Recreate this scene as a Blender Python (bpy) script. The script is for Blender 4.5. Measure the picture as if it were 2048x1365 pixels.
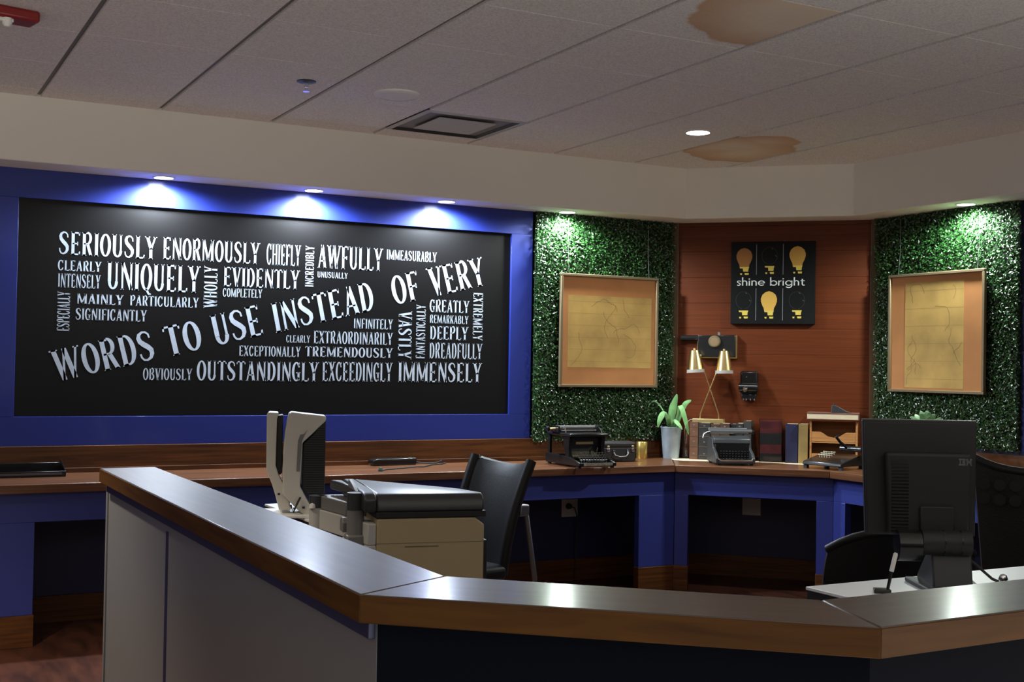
import bpy, bmesh, math, random
from mathutils import Matrix, Vector
import numpy as np
random.seed(7)
for o in list(bpy.data.objects): bpy.data.objects.remove(o, do_unlink=True)
S = bpy.context.scene
COL = S.collection
PI = math.pi
R2 = 2 ** .5
H = 2.75            # ceiling height
DESK = .795         # wall desk worktop height
YW, XW = 1.044, 5.13  # left wall plane y, right wall plane x; corner wall is x+y = 5.24
ZS = 2.412          # soffit underside

# ------------------------------------------------------------------ camera
cam = bpy.data.cameras.new('camera'); co = bpy.data.objects.new('camera', cam); COL.objects.link(co)
cam.sensor_width = 36; cam.lens = 2430 / 2048 * 36; cam.clip_start = .05
rt, fw, up = (0.880535, -0.473704, 0.016206), (0.473393, 0.880631, 0.019691), (-0.023599, -0.009667, 0.999675)
co.matrix_world = Matrix(((rt[0], up[0], -fw[0], -.7816), (rt[1], up[1], -fw[1], -5.8429), (rt[2], up[2], -fw[2], 1.4114), (0, 0, 0, 1)))
S.camera = co
# ------------------------------------------------------------------ world, exposure
w = bpy.data.worlds.new('world'); S.world = w; w.use_nodes = True
# added world fill: bright below the horizon to lift the ceiling, dim above
WN = w.node_tree; bg = WN.nodes['Background']; FILL_UP, FILL_LOW = .10, 2.1
wt = WN.nodes.new('ShaderNodeTexCoord'); wsx = WN.nodes.new('ShaderNodeSeparateXYZ'); WN.links.new(wt.outputs['Generated'], wsx.inputs[0])
wm = WN.nodes.new('ShaderNodeMapRange'); WN.links.new(wsx.outputs['Z'], wm.inputs[0]); wm.inputs[1].default_value = -.12; wm.inputs[2].default_value = .04
wm.inputs[3].default_value = FILL_LOW; wm.inputs[4].default_value = FILL_UP; wa = WN.nodes.new('ShaderNodeMapRange'); WN.links.new(wsx.outputs['X'], wa.inputs[0]); wa.inputs[1].default_value = -1; wa.inputs[2].default_value = 1
wa.inputs[3].default_value = .16; wa.inputs[4].default_value = 1.45   # fill dimmed towards the left
wp = WN.nodes.new('ShaderNodeMath'); wp.operation = 'MULTIPLY'; WN.links.new(wm.outputs[0], wp.inputs[0]); WN.links.new(wa.outputs[0], wp.inputs[1]); WN.links.new(wp.outputs[0], bg.inputs[1])
bg.inputs[0].default_value = (1.0, .955, .87, 1)
vs = S.view_settings; vs.view_transform = 'Standard'; vs.look = 'None'; vs.gamma = 1; vs.exposure = 0; vs.use_curve_mapping = False
SOFFIT_W, DOWN_W, LOBBY_W = 120, 60, 330
def lamp(name, loc, power, size, blend, col, rad=.04):
    l = bpy.data.lights.new(name, 'SPOT'); l.energy = power; l.spot_size = math.radians(size); l.spot_blend = blend; l.color = col; l.shadow_soft_size = rad
    o = bpy.data.objects.new(name, l); COL.objects.link(o); o.location = loc; return o

# ------------------------------------------------------------------ materials
MATS = {}
def mat(name, base, rough=.5, metal=0, var=0, vs_=20, bump=0, bs=200, coat=0, coatr=.12, spec=.5, emit=None, es=0, alpha=None, trans=0, stretch=None):
    if name in MATS: return MATS[name]
    m = bpy.data.materials.new(name); m.use_nodes = True; nt = m.node_tree; b = nt.nodes['Principled BSDF']
    b.inputs['Base Color'].default_value = (*base, 1); b.inputs['Roughness'].default_value = rough; b.inputs['Metallic'].default_value = metal
    b.inputs['Specular IOR Level'].default_value = spec
    if coat: b.inputs['Coat Weight'].default_value = coat; b.inputs['Coat Roughness'].default_value = coatr
    if emit: b.inputs['Emission Color'].default_value = (*emit, 1); b.inputs['Emission Strength'].default_value = es
    if trans: b.inputs['Transmission Weight'].default_value = trans
    tc = nt.nodes.new('ShaderNodeTexCoord'); mp = nt.nodes.new('ShaderNodeMapping'); nt.links.new(tc.outputs['Object'], mp.inputs[0])
    if stretch: mp.inputs['Scale'].default_value = stretch
    if var:
        n = nt.nodes.new('ShaderNodeTexNoise'); n.inputs['Scale'].default_value = vs_; n.inputs['Detail'].default_value = 5
        nt.links.new(mp.outputs[0], n.inputs['Vector'])
        r = nt.nodes.new('ShaderNodeValToRGB'); r.color_ramp.elements[0].position = .3; r.color_ramp.elements[1].position = .7
        r.color_ramp.elements[0].color = (*[c * (1 - var) for c in base], 1); r.color_ramp.elements[1].color = (*[min(1, c * (1 + var)) for c in base], 1)
        nt.links.new(n.outputs['Fac'], r.inputs[0]); nt.links.new(r.outputs[0], b.inputs['Base Color'])
    if bump:
        n2 = nt.nodes.new('ShaderNodeTexNoise'); n2.inputs['Scale'].default_value = bs; n2.inputs['Detail'].default_value = 3
        nt.links.new(mp.outputs[0], n2.inputs['Vector'])
        bp = nt.nodes.new('ShaderNodeBump'); bp.inputs['Strength'].default_value = bump; bp.inputs['Distance'].default_value = .002
        nt.links.new(n2.outputs['Fac'], bp.inputs['Height']); nt.links.new(bp.outputs[0], b.inputs['Normal'])
    MATS[name] = m; return m
def wood(name, c1, c2, rough=.35, st=(1.2, 26, 26), coat=0, spec=.5):
    m = bpy.data.materials.new(name); m.use_nodes = True; nt = m.node_tree; b = nt.nodes['Principled BSDF']
    b.inputs['Roughness'].default_value = rough; b.inputs['Specular IOR Level'].default_value = spec
    if coat: b.inputs['Coat Weight'].default_value = coat; b.inputs['Coat Roughness'].default_value = .17
    tc = nt.nodes.new('ShaderNodeTexCoord'); mp = nt.nodes.new('ShaderNodeMapping'); mp.inputs['Scale'].default_value = st
    nt.links.new(tc.outputs['Object'], mp.inputs[0])
    n = nt.nodes.new('ShaderNodeTexNoise'); n.inputs['Scale'].default_value = 2.2; n.inputs['Detail'].default_value = 7; n.inputs['Distortion'].default_value = .6
    nt.links.new(mp.outputs[0], n.inputs['Vector'])
    r = nt.nodes.new('ShaderNodeValToRGB'); r.color_ramp.elements[0].position = .32; r.color_ramp.elements[1].position = .68
    r.color_ramp.elements[0].color = (*c1, 1); r.color_ramp.elements[1].color = (*c2, 1)
    nt.links.new(n.outputs['Fac'], r.inputs[0]); nt.links.new(r.outputs[0], b.inputs['Base Color'])
    bp = nt.nodes.new('ShaderNodeBump'); bp.inputs['Strength'].default_value = .12; bp.inputs['Distance'].default_value = .001
    nt.links.new(n.outputs['Fac'], bp.inputs['Height']); nt.links.new(bp.outputs[0], b.inputs['Normal'])
    MATS[name] = m; return m
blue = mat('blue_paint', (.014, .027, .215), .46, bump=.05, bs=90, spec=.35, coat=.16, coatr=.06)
bluemat = mat('blue_satin_paint', (.026, .038, .22), .42, bump=.06, bs=90)
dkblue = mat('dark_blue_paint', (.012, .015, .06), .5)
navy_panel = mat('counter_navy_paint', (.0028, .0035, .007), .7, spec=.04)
black_panel = mat('mural_black', (.0050, .0047, .0048), .42, bump=.05, bs=300, spec=.2)
white_letter = mat('chalk_white_paint', (.50, .57, .66), .7, var=.10, vs_=35)
soffit_m = mat('soffit_paint', (.79, .745, .67), .8, bump=.05, bs=150)
tee_m = mat('shaded_tee_metal', (.20, .19, .185), .6)  # grey darkened to stand in for the shadow in the tile gaps
floor_m = wood('dark_red_floor', (.030, .010, .006), (.085, .028, .016), .35, (6, 1.5, 1))
desk_w = wood('desk_wood', (.085, .034, .016), (.19, .080, .037), .28)
ledge_w = wood('ledge_wood', (.024, .012, .007), (.062, .031, .016), .42, (1.6, 20, 20), coat=.42, spec=.5)
edge_w = wood('ledge_edge_wood', (.040, .014, .002), (.078, .031, .0045), .55, (1.6, 20, 20), spec=.15)
wall_w = wood('wall_plank_wood', (.080, .0165, .0037), (.115, .0245, .005), .5, (1.0, 22, 45), spec=.2)
splash_w = wood('backsplash_wood', (.050, .016, .004), (.125, .042, .009), .45, spec=.3)
trim_w = wood('corner_trim_wood', (.07, .035, .015), (.13, .065, .028), .5, (26, 26, 1.2))
pine = wood('honey_wood', (.36, .15, .045), (.55, .26, .085), .5)
black = mat('black_enamel', (.010, .010, .011), .22)
blackm = mat('black_matte', (.014, .014, .015), .55, bump=.1)
dgrey = mat('dark_grey_metal', (.032, .035, .039), .38)
grey = mat('grey_plastic', (.19, .185, .18), .45)
lgrey = mat('light_grey_plastic', (.50, .49, .47), .5)
lid_m = mat('charcoal_plastic', (.045, .047, .05), .33)
beige = mat('beige_plastic', (.46, .37, .22), .5)
cream = mat('cream_plastic', (.62, .59, .53), .42)
leather = mat('black_leather', (.011, .011, .012), .48, bump=.35, bs=260, spec=.3)
mesh_m = mat('black_mesh_fabric', (.013, .011, .010), .5, bump=.6, bs=160)
chrome = mat('chrome', (.75, .75, .76), .16, 1)
steel = mat('brushed_steel', (.30, .30, .31), .42, 1)
brass = mat('brushed_brass', (.78, .60, .28), .28, 1)
brassl = mat('satin_brass', (.80, .64, .30), .42, 1)
zinc = mat('galvanised_zinc', (.34, .41, .47), .5, .15, var=.2, vs_=14)
white = mat('white_plastic', (.78, .77, .74), .5)
laminate = mat('white_laminate', (.84, .86, .88), .4)
gold_tin = mat('gold_tin', (.72, .55, .16), .3, .9)
paper = mat('cream_paper', (.80, .66, .46), .8, var=.08, vs_=6)
leaf_m = mat('plant_leaf', (.20, .42, .16), .42, var=.25, vs_=14)
soil = mat('soil', (.03, .02, .012), .95)
tan_board = mat('tan_board', (.46, .195, .065), .75, var=.12, vs_=4)
map_m = mat('old_map', (.46, .29, .085), .75, var=.22, vs_=5)
map_line = mat('map_ink', (.20, .13, .05), .8)
frame_gilt = mat('dull_gilt_frame', (.20, .15, .085), .42, .3)
red_m = mat('red_plastic', (.22, .012, .012), .35)
clear = mat('clear_plastic', (.9, .9, .9), .05, trans=1)
rubber = mat('rubber', (.02, .02, .02), .7)
def leaf_material():
    m = bpy.data.materials.new('boxwood_leaf'); m.use_nodes = True; nt = m.node_tree; b = nt.nodes['Principled BSDF']
    tc = nt.nodes.new('ShaderNodeTexCoord'); n = nt.nodes.new('ShaderNodeTexNoise'); n.inputs['Scale'].default_value = 70
    nt.links.new(tc.outputs['Object'], n.inputs['Vector'])
    r = nt.nodes.new('ShaderNodeValToRGB'); e = r.color_ramp.elements
    e[0].position = .33; e[0].color = (.002, .010, .003, 1); e[1].position = .74; e[1].color = (.032, .12, .026, 1)
    nt.links.new(n.outputs['Fac'], r.inputs[0]); nt.links.new(r.outputs[0], b.inputs['Base Color'])
    b.inputs['Roughness'].default_value = .22; b.inputs['Specular IOR Level'].default_value = .8; return m
boxwood = leaf_material()
def tile_material(name, stains=()):
    m = bpy.data.materials.new(name); m.use_nodes = True; nt = m.node_tree; b = nt.nodes['Principled BSDF']; L = nt.links.new
    b.inputs['Roughness'].default_value = .9; b.inputs['Specular IOR Level'].default_value = .15
    tc = nt.nodes.new('ShaderNodeTexCoord'); n = nt.nodes.new('ShaderNodeTexNoise'); n.inputs['Scale'].default_value = 130; n.inputs['Detail'].default_value = 2
    L(tc.outputs['Object'], n.inputs['Vector'])
    r = nt.nodes.new('ShaderNodeValToRGB'); e = r.color_ramp.elements
    e[0].position = .35; e[0].color = (.68, .645, .63, 1); e[1].position = .6; e[1].color = (.86, .82, .79, 1)
    L(n.outputs['Fac'], r.inputs[0]); out = r.outputs[0]
    if stains:
        nz = nt.nodes.new('ShaderNodeTexNoise'); nz.inputs['Scale'].default_value = 5.5; nz.inputs['Detail'].default_value = 4; L(tc.outputs['Object'], nz.inputs['Vector'])
        best = None
        for (cx, cy, rad) in stains:
            d = nt.nodes.new('ShaderNodeVectorMath'); d.operation = 'DISTANCE'; L(tc.outputs['Object'], d.inputs[0]); d.inputs[1].default_value = (cx, cy, H)
            q = nt.nodes.new('ShaderNodeMath'); q.operation = 'SUBTRACT'; L(d.outputs['Value'], q.inputs[0]); q.inputs[1].default_value = rad
            if best is None: best = q.outputs[0]
            else:
                mn = nt.nodes.new('ShaderNodeMath'); mn.operation = 'MINIMUM'; L(best, mn.inputs[0]); L(q.outputs[0], mn.inputs[1]); best = mn.outputs[0]
        a = nt.nodes.new('ShaderNodeMath'); a.operation = 'MULTIPLY_ADD'; L(nz.outputs['Fac'], a.inputs[0]); a.inputs[1].default_value = .16; L(best, a.inputs[2])
        cr = nt.nodes.new('ShaderNodeValToRGB'); f = cr.color_ramp; f.elements[0].position = .0; f.elements[0].color = (.82, .66, .50, 1)
        f.elements[1].position = 1; f.elements[1].color = (.60, .35, .18, 1)
        mr = nt.nodes.new('ShaderNodeMapRange'); L(a.outputs[0], mr.inputs[0]); mr.inputs[1].default_value = -.16; mr.inputs[2].default_value = .08
        L(mr.outputs[0], cr.inputs[0])
        ms = nt.nodes.new('ShaderNodeMapRange'); L(a.outputs[0], ms.inputs[0]); ms.inputs[1].default_value = .075; ms.inputs[2].default_value = .095; ms.inputs[3].default_value = .85; ms.inputs[4].default_value = 0
        mx = nt.nodes.new('ShaderNodeMix'); mx.data_type = 'RGBA'; L(ms.outputs[0], mx.inputs[0]); L(out, mx.inputs[6]); L(cr.outputs[0], mx.inputs[7]); out = mx.outputs[2]
    L(out, b.inputs['Base Color']); MATS[name] = m; return m
tile_m = tile_material('ceiling_tile_fissured')
stain1_m = tile_material('ceiling_tile_stained_brown', [(2.36, -2.28, .40), (2.25, -2.36, .34)])
stain2_m = tile_material('ceiling_tile_stained_tan', [(3.86, -.02, .33), (4.02, .10, .33), (3.90, -.24, .20)])

# ------------------------------------------------------------------ mesh helpers
class MB:
    def __init__(s): s.v = []; s.f = []
    def add(s, vs, fs):
        o = len(s.v); s.v += [tuple(p) for p in vs]; s.f += [tuple(i + o for i in f) for f in fs]; return s
    def box(s, x0, x1, y0, y1, z0, z1, M=None):
        vs = [Vector((x, y, z)) for x in (x0, x1) for y in (y0, y1) for z in (z0, z1)]
        if M: vs = [M @ p for p in vs]
        return s.add(vs, [(0, 1, 3, 2), (4, 6, 7, 5), (0, 4, 5, 1), (2, 3, 7, 6), (0, 2, 6, 4), (1, 5, 7, 3)])
    def bar(s, a, b, w, h=None, upv=(0, 0, 1)):
        a, b = Vector(a), Vector(b); d = (b - a); L = d.length; d.normalize(); u = Vector(upv)
        if abs(d.dot(u)) > .98: u = Vector((1, 0, 0))
        x = d.cross(u).normalized(); y = x.cross(d); h = h or w
        vs = [a + d * t + x * (sx * w / 2) + y * (sy * h / 2) for t in (0, L) for sx in (-1, 1) for sy in (-1, 1)]
        return s.add(vs, [(0, 1, 3, 2), (4, 6, 7, 5), (0, 4, 5, 1), (2, 3, 7, 6), (0, 2, 6, 4), (1, 5, 7, 3)])
    def tube(s, pts, r, n=10, cap=True, ry=None):
        pts = [Vector(p) for p in pts]; k = len(pts); rs = r if isinstance(r, (list, tuple)) else [r] * k
        o = len(s.v); prev = None
        for i, p in enumerate(pts):
            d = (pts[min(i + 1, k - 1)] - pts[max(i - 1, 0)]).normalized()
            if prev is None:
                u = Vector((0, 0, 1)) if abs(d.z) < .9 else Vector((1, 0, 0)); x = d.cross(u).normalized()
            else: x = (prev - d * prev.dot(d)).normalized()
            prev = x; y = d.cross(x)
            for j in range(n):
                a = 2 * PI * j / n; s.v.append(tuple(p + x * (rs[i] * math.cos(a)) + y * ((ry or 1) * rs[i] * math.sin(a))))
        for i in range(k - 1):
            for j in range(n): s.f.append((o + i * n + j, o + i * n + (j + 1) % n, o + (i + 1) * n + (j + 1) % n, o + (i + 1) * n + j))
        if cap: s.f.append(tuple(o + j for j in range(n))[::-1]); s.f.append(tuple(o + (k - 1) * n + j for j in range(n)))
        return s
    def lathe(s, prof, c=(0, 0, 0), n=28, ax='z', cap=(True, True)):
        o = len(s.v); k = len(prof)
        for (r, z) in prof:
            for j in range(n):
                a = 2 * PI * j / n; p = (r * math.cos(a), r * math.sin(a), z)
                if ax == 'x': p = (z, r * math.cos(a), r * math.sin(a))
                if ax == 'y': p = (r * math.cos(a), z, r * math.sin(a))
                s.v.append((c[0] + p[0], c[1] + p[1], c[2] + p[2]))
        for i in range(k - 1):
            for j in range(n): s.f.append((o + i * n + j, o + i * n + (j + 1) % n, o + (i + 1) * n + (j + 1) % n, o + (i + 1) * n + j))
        if cap[0]: s.f.append(tuple(o + j for j in range(n))[::-1])
        if cap[1]: s.f.append(tuple(o + (k - 1) * n + j for j in range(n)))
        return s
    def prism(s, poly, a, b, plane='xz', M=None):
        n = len(poly)
        def P(p, t):
            q = {'xz': (p[0], t, p[1]), 'xy': (p[0], p[1], t), 'yz': (t, p[0], p[1])}[plane]; q = Vector(q); return M @ q if M else q
        vs = [P(p, a) for p in poly] + [P(p, b) for p in poly]
        return s.add(vs, [tuple(range(n)), tuple(range(2 * n - 1, n - 1, -1))] + [(i, i + n, (i + 1) % n + n, (i + 1) % n) for i in range(n)])
    def sheet(s, grid, th=None):
        # grid of rows of points -> surface; optional thickness offset vector
        r, c = len(grid), len(grid[0]); o = len(s.v); off = Vector(th) if th else None
        for row in grid: s.v += [tuple(p) for p in row]
        q = lambda i, j: o + i * c + j
        for i in range(r - 1):
            for j in range(c - 1): s.f.append((q(i, j), q(i, j + 1), q(i + 1, j + 1), q(i + 1, j)))
        if off:
            o2 = len(s.v)
            for row in grid: s.v += [tuple(Vector(p) + off) for p in row]
            p2 = lambda i, j: o2 + i * c + j
            for i in range(r - 1):
                for j in range(c - 1): s.f.append((p2(i, j), p2(i + 1, j), p2(i + 1, j + 1), p2(i, j + 1)))
            ed = [(0, j) for j in range(c)] + [(i, c - 1) for i in range(1, r)] + [(r - 1, j) for j in range(c - 2, -1, -1)] + [(i, 0) for i in range(r - 2, 0, -1)]
            for a, b in zip(ed, ed[1:] + ed[:1]): s.f.append((q(*b), q(*a), p2(*a), p2(*b)))
        return s
    def build(s, name, m, parent=None, bevel=0, seg=2, smooth=False, sub=0, label=None):
        me = bpy.data.meshes.new(name); me.from_pydata(s.v, [], s.f); me.validate()
        bm = bmesh.new(); bm.from_mesh(me); bmesh.ops.recalc_face_normals(bm, faces=bm.faces); bm.to_mesh(me); bm.free()
        me.materials.append(m); o = bpy.data.objects.new(name, me); COL.objects.link(o)
        if parent: o.parent = parent
        if bevel:
            b = o.modifiers.new('bevel', 'BEVEL'); b.width = bevel; b.segments = seg; b.limit_method = 'ANGLE'; b.angle_limit = math.radians(40)
        if sub: d = o.modifiers.new('subd', 'SUBSURF'); d.levels = sub; d.render_levels = sub
        if smooth or bevel:
            for p in me.polygons: p.use_smooth = True
            try: me.set_sharp_from_angle(angle=math.radians(38))
            except Exception: pass
        if label: o['label'] = label
        return o
def thing(name, label, cat, loc=(0, 0, 0), rz=0, group=None):
    o = bpy.data.objects.new(name, None); COL.objects.link(o); o.empty_display_size = .05
    o.location = loc; o.rotation_euler = (0, 0, math.radians(rz)); o['label'] = label; o['category'] = cat
    if group: o['group'] = group
    return o
def tag(o, label, cat, group=None):
    o['label'] = label; o['category'] = cat
    if group: o['group'] = group
    return o
def struct(o): o['kind'] = 'structure'; return o
def copy_thing(src, loc, rz, label, group=None):
    r = src.copy(); COL.objects.link(r); r.location = loc; r.rotation_euler = (0, 0, math.radians(rz)); r['label'] = label
    if group: r['group'] = group
    for c in src.children:
        k = c.copy(); COL.objects.link(k); k.parent = r
        for g in c.children:
            h = g.copy(); COL.objects.link(h); h.parent = k
    return r
def CW(u, off=0, z=0):
    """point on the corner wall: u along it (left to right), off metres out into the room"""
    return ((5.24 + u * R2) / 2 - off / R2, (5.24 - u * R2) / 2 - off / R2, z)

# ------------------------------------------------------------------ room shell
MB().box(-5, 9, -4.75, 2, -.1, 0).build('floor', floor_m)['kind'] = 'structure'
def wallprism(name, pts, z0, z1, m): return struct(MB().prism(pts, z0, z1, 'xy').build(name, m))
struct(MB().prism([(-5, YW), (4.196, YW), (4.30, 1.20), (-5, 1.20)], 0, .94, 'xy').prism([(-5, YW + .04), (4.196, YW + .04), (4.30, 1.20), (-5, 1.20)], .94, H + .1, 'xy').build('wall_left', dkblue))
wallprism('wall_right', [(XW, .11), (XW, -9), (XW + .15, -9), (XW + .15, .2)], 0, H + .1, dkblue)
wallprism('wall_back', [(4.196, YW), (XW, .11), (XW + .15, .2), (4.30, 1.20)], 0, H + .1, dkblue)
# blue painted upper walls beyond the mural and right of the hedge
struct(MB().box(-5, -.21, YW - .004, YW + .039, .95, ZS + .01).build('trim_1', blue))
struct(MB().box(XW - .004, XW + .002, -6, -1.075, .95, ZS + .01).build('trim_2', blue))
# horizontal planks on the corner wall
pk = MB(); z = .81
while z < ZS + .02:
    pk.box(2.225, 3.565, -.016, .004, z + .0006, min(z + .1744, ZS + .02)); z += .175
o = struct(pk.build('trim_3', wall_w, bevel=.0008)); o.location = (2.62, 2.62, 0); o.rotation_euler.z = -PI / 4
for i, (u0, u1) in enumerate(((2.195, 2.258), (3.53, 3.60))):
    o = struct(MB().box(u0, u1, -.028, .0, DESK, ZS + .01).build('trim_%d' % (4 + i), trim_w, bevel=.002)); o.location = (2.62, 2.62, 0); o.rotation_euler.z = -PI / 4
# soffit
struct(MB().prism([(-5, .788), (4.092, .788), (4.86, .02), (4.86, -9), (XW + .02, -9), (XW + .02, .12), (4.205, YW + .02), (-5, YW + .02)], ZS, H + .05, 'xy').build('trim_6', soffit_m, bevel=.006))
# backsplash boards and the quarter-round at their foot
struct(MB().box(-5, 4.19, YW - .02, YW, DESK + .026, .9385).box(-5, 4.185, YW - .028, YW, DESK, DESK + .026).build('trim_7', splash_w, bevel=.002))
o = MB().box(-.10, 6, -.02, 0, DESK + .026, .935).box(-.10, 6, -.028, 0, DESK, DESK + .026).build('trim_8', splash_w, bevel=.002); struct(o); o.location = (XW, 0, 0); o.rotation_euler.z = -PI / 2
# ceiling: exposed tees with tegular tiles hanging a little below them
T = .61
MB().box(-5, 6, -9, 2, H + .012, H + .06).build('ceiling', tee_m)['kind'] = 'structure'
def tile(mb, i, j):
    g, c = .012, .0014
    x0, x1, y0, y1 = i * T + g, (i + 1) * T - g, j * T + c, (j + 1) * T - c
    mb.add([(x0, y0, H + .013), (x1, y0, H + .013), (x1, y1, H + .013), (x0, y1, H + .013), (x0 + .001, y0 + .0008, H), (x1 - .001, y0 + .0008, H), (x1 - .001, y1 - .0008, H), (x0 + .001, y1 - .0008, H)],
           [(4, 5, 6, 7), (0, 1, 5, 4), (1, 2, 6, 5), (2, 3, 7, 6), (3, 0, 4, 7)])
tl = MB()
for i in range(-8, 9):
    for j in range(-14, 2):
        if (i, j) in ((3, 0), (3, -4), (6, -1), (6, 0)): continue
        tile(tl, i, j)
o = tl.build('ceiling_tiles', tile_m); o.name = 'trim_9'; struct(o)
def stained(i, j, m, label):
    b = MB(); tile(b, i, j); tag(b.build('ceiling_tile', m), label, 'ceiling tile')
stained(3, -4, stain1_m, 'ceiling tile with a large brown water stain at the top edge of the photo')
stained(6, -1, stain2_m, 'stained ceiling tile just right of the glowing ceiling downlight, front half of the tan stain')
stained(6, 0, stain2_m, 'stained ceiling tile against the corner soffit, rear half of the tan water stain')
# ------------------------------------------------------------------ ceiling fittings
glow = mat('led_diffuser', (1, 1, 1), .5, emit=(.96, .98, 1), es=14)
def downlight(x, y, z, r, label, power, size, blend, col, src=[None]):
    if src[0] is None:
        t = thing('recessed_downlight', label, 'ceiling light', (x, y, z), 0, 'recessed downlights')
        MB().lathe([(.92, .0), (.92, -.05), (1.1, -.04), (1.16, .0)], n=32, cap=(False, False)).build('trim_ring', white, t, smooth=True)
        MB().lathe([(.93, -.045), (.60, -.075), (.0001, -.085)], n=32, cap=(False, False)).build('lens', glow, t, smooth=True)
        src[0] = t; t.scale = (r, r, r * 1.5)
    else:
        t = copy_thing(src[0], (x, y, z), 0, label, 'recessed downlights'); t.scale = (r, r, r * 1.5)
    lamp('downlight_beam', (x, y, z - .03), power, size, blend, col, r * .8)
cool = (.78, .88, 1)
downlight(.675, .944, ZS, .055, 'recessed soffit downlight above the left end of the word mural', SOFFIT_W, 172, .5, cool)
downlight(1.537, .942, ZS, .055, 'recessed soffit downlight above the middle of the word mural', SOFFIT_W, 172, .5, cool)
downlight(2.385, .930, ZS, .055, 'recessed soffit downlight above the right end of the word mural', SOFFIT_W, 172, .5, cool)
downlight(3.256, .938, ZS, .055, 'recessed soffit downlight above the hedge panel left of the corner', SOFFIT_W, 172, .5, (.9, 1, .94))
downlight(4.998, -.766, ZS, .055, 'recessed soffit downlight above the hedge panel right of the corner', SOFFIT_W, 172, .5, (.9, 1, .94))
downlight(3.384, -.282, H, .072, 'bright recessed downlight in the tiled ceiling beside the tan stain', DOWN_W, 150, .9, (1, .97, .92))
downlight(-1.0, -1.35, H, .072, 'recessed ceiling downlight outside the left side of the counter', LOBBY_W, 98, .6, (1, .88, .66))
# sprinkler
t = thing('fire_sprinkler', 'small dark fire sprinkler head hanging from a ceiling tile', 'sprinkler', (1.07, -.285, H))
MB().lathe([(.046, 0), (.046, -.004), (.030, -.010), (.012, -.012)], n=24).build('escutcheon', dgrey, t, smooth=True)
MB().lathe([(.009, -.012), (.009, -.030)], n=12).bar((-.012, 0, -.014), (-.004, 0, -.046), .004).bar((.012, 0, -.014), (.004, 0, -.046), .004).build('frame', chrome, t)
MB().lathe([(.004, -.044), (.017, -.047), (.017, -.050)], n=16).build('deflector', chrome, t)
# ceiling speaker
t = thing('ceiling_speaker', 'flat round white speaker cover on the ceiling left of the air diffuser', 'ceiling speaker', (1.545, -.265, H))
MB().lathe([(.115, 0), (.115, -.008), (.100, -.014)], n=40, cap=(False, False)).build('rim', white, t, smooth=True)
MB().lathe([(.101, -.013), (.06, -.018), (.0001, -.020)], n=40, cap=(False, False)).build('grille', mat('speaker_grille', (.80, .77, .75), .7, bump=.5, bs=500), t, smooth=True)
# air diffuser
t = thing('air_diffuser', 'square air diffuser with a drop plate set into the ceiling near the mural soffit', 'air vent', (3.5 * T, .5 * T, H))
def frus(a0, z0, a1, z1):
    return MB().add([(sx * a, sy * a, z) for a, z in ((a0, z0), (a1, z1)) for sx, sy in ((-1, -1), (1, -1), (1, 1), (-1, 1))], [(i, (i + 1) % 4, 4 + (i + 1) % 4, 4 + i) for i in range(4)])
dif = mat('diffuser_paint', (.46, .44, .42), .55)
frus(.30, .002, .272, -.004).build('rim', dif, t)
MB().add(frus(.272, -.004, .20, .10).v, frus(.272, -.004, .20, .10).f).box(-.2, .2, -.2, .2, .10, .11).build('throat', dgrey, t)  # throat coloured dark for the unlit inside of the vent
frus(.225, .012, .155, .06).build('cone', dif, t)
MB().box(-.175, .175, -.175, .175, -.006, .0).build('plate', dif, t, bevel=.003)
# red alarm
t = thing('fire_alarm_strobe', 'red fire alarm strobe with a clear lens on the ceiling at top left', 'fire alarm', (-.285, -.815, H), 12)
MB().box(-.085, .085, -.055, .055, -.045, 0).build('housing', red_m, t, bevel=.012, seg=3)
MB().box(-.075, -.012, -.045, .03, -.060, -.045).build('base_plate', white, t, bevel=.004)
MB().lathe([(.018, -.045), (.018, -.066), (.010, -.078), (.0001, -.08)], (-.035, -.035, 0), 16, cap=(True, False)).build('lens', white, t, smooth=True)

# ------------------------------------------------------------------ lettering
def pl(pts, ws):
    """ribbon polygon quads along a polyline with width at each point (2D)"""
    pts = [Vector(p) for p in pts]; n = len(pts); ws = ws if isinstance(ws, (list, tuple)) else [ws] * n
    L, Rr = [], []
    for i, p in enumerate(pts):
        d = (pts[min(i + 1, n - 1)] - pts[max(i - 1, 0)]); d = d.normalized(); q = Vector((-d.y, d.x)) * ws[i] / 2
        L.append(p + q); Rr.append(p - q)
    return [(L[i], Rr[i], Rr[i + 1], L[i + 1]) for i in range(n - 1)]
def ell(cx, cy, rx, ry, a0, a1, T_, t_, n=18):
    pts, ws = [], []
    for k in range(n + 1):
        a = math.radians(a0 + (a1 - a0) * k / n); pts.append((cx + rx * math.cos(a), cy + ry * math.sin(a))); ws.append(t_ + (T_ - t_) * abs(math.cos(a)) ** 1.3)
    return pl(pts, ws)
TT, tt = .135, .065
def q4(*p): return [tuple(Vector(x) for x in p)]
def stem(x, y0=0, y1=1, wd=TT, lo=1, hi=1, e=.03):
    r = q4((x, y0), (x + wd, y0), (x + wd, y1), (x, y1))
    if lo: r += q4((x - e, y0), (x + wd + e, y0), (x + wd, y0 + .05), (x, y0 + .05))
    if hi: r += q4((x, y1 - .05), (x + wd, y1 - .05), (x + wd + e, y1), (x - e, y1))
    return r
def dg(x0, y0, x1, y1, wd): return q4((x0, y0), (x0 + wd, y0), (x1 + wd, y1), (x1, y1))
def hb(x0, x1, y, h=tt): return q4((x0, y), (x1, y), (x1, y + h), (x0, y + h))
def ser(x, y, e=.03, h=.045): return q4((x - e, y), (x + e + .1, y), (x + e + .06, y + h), (x - e + .04, y + h))
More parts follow.
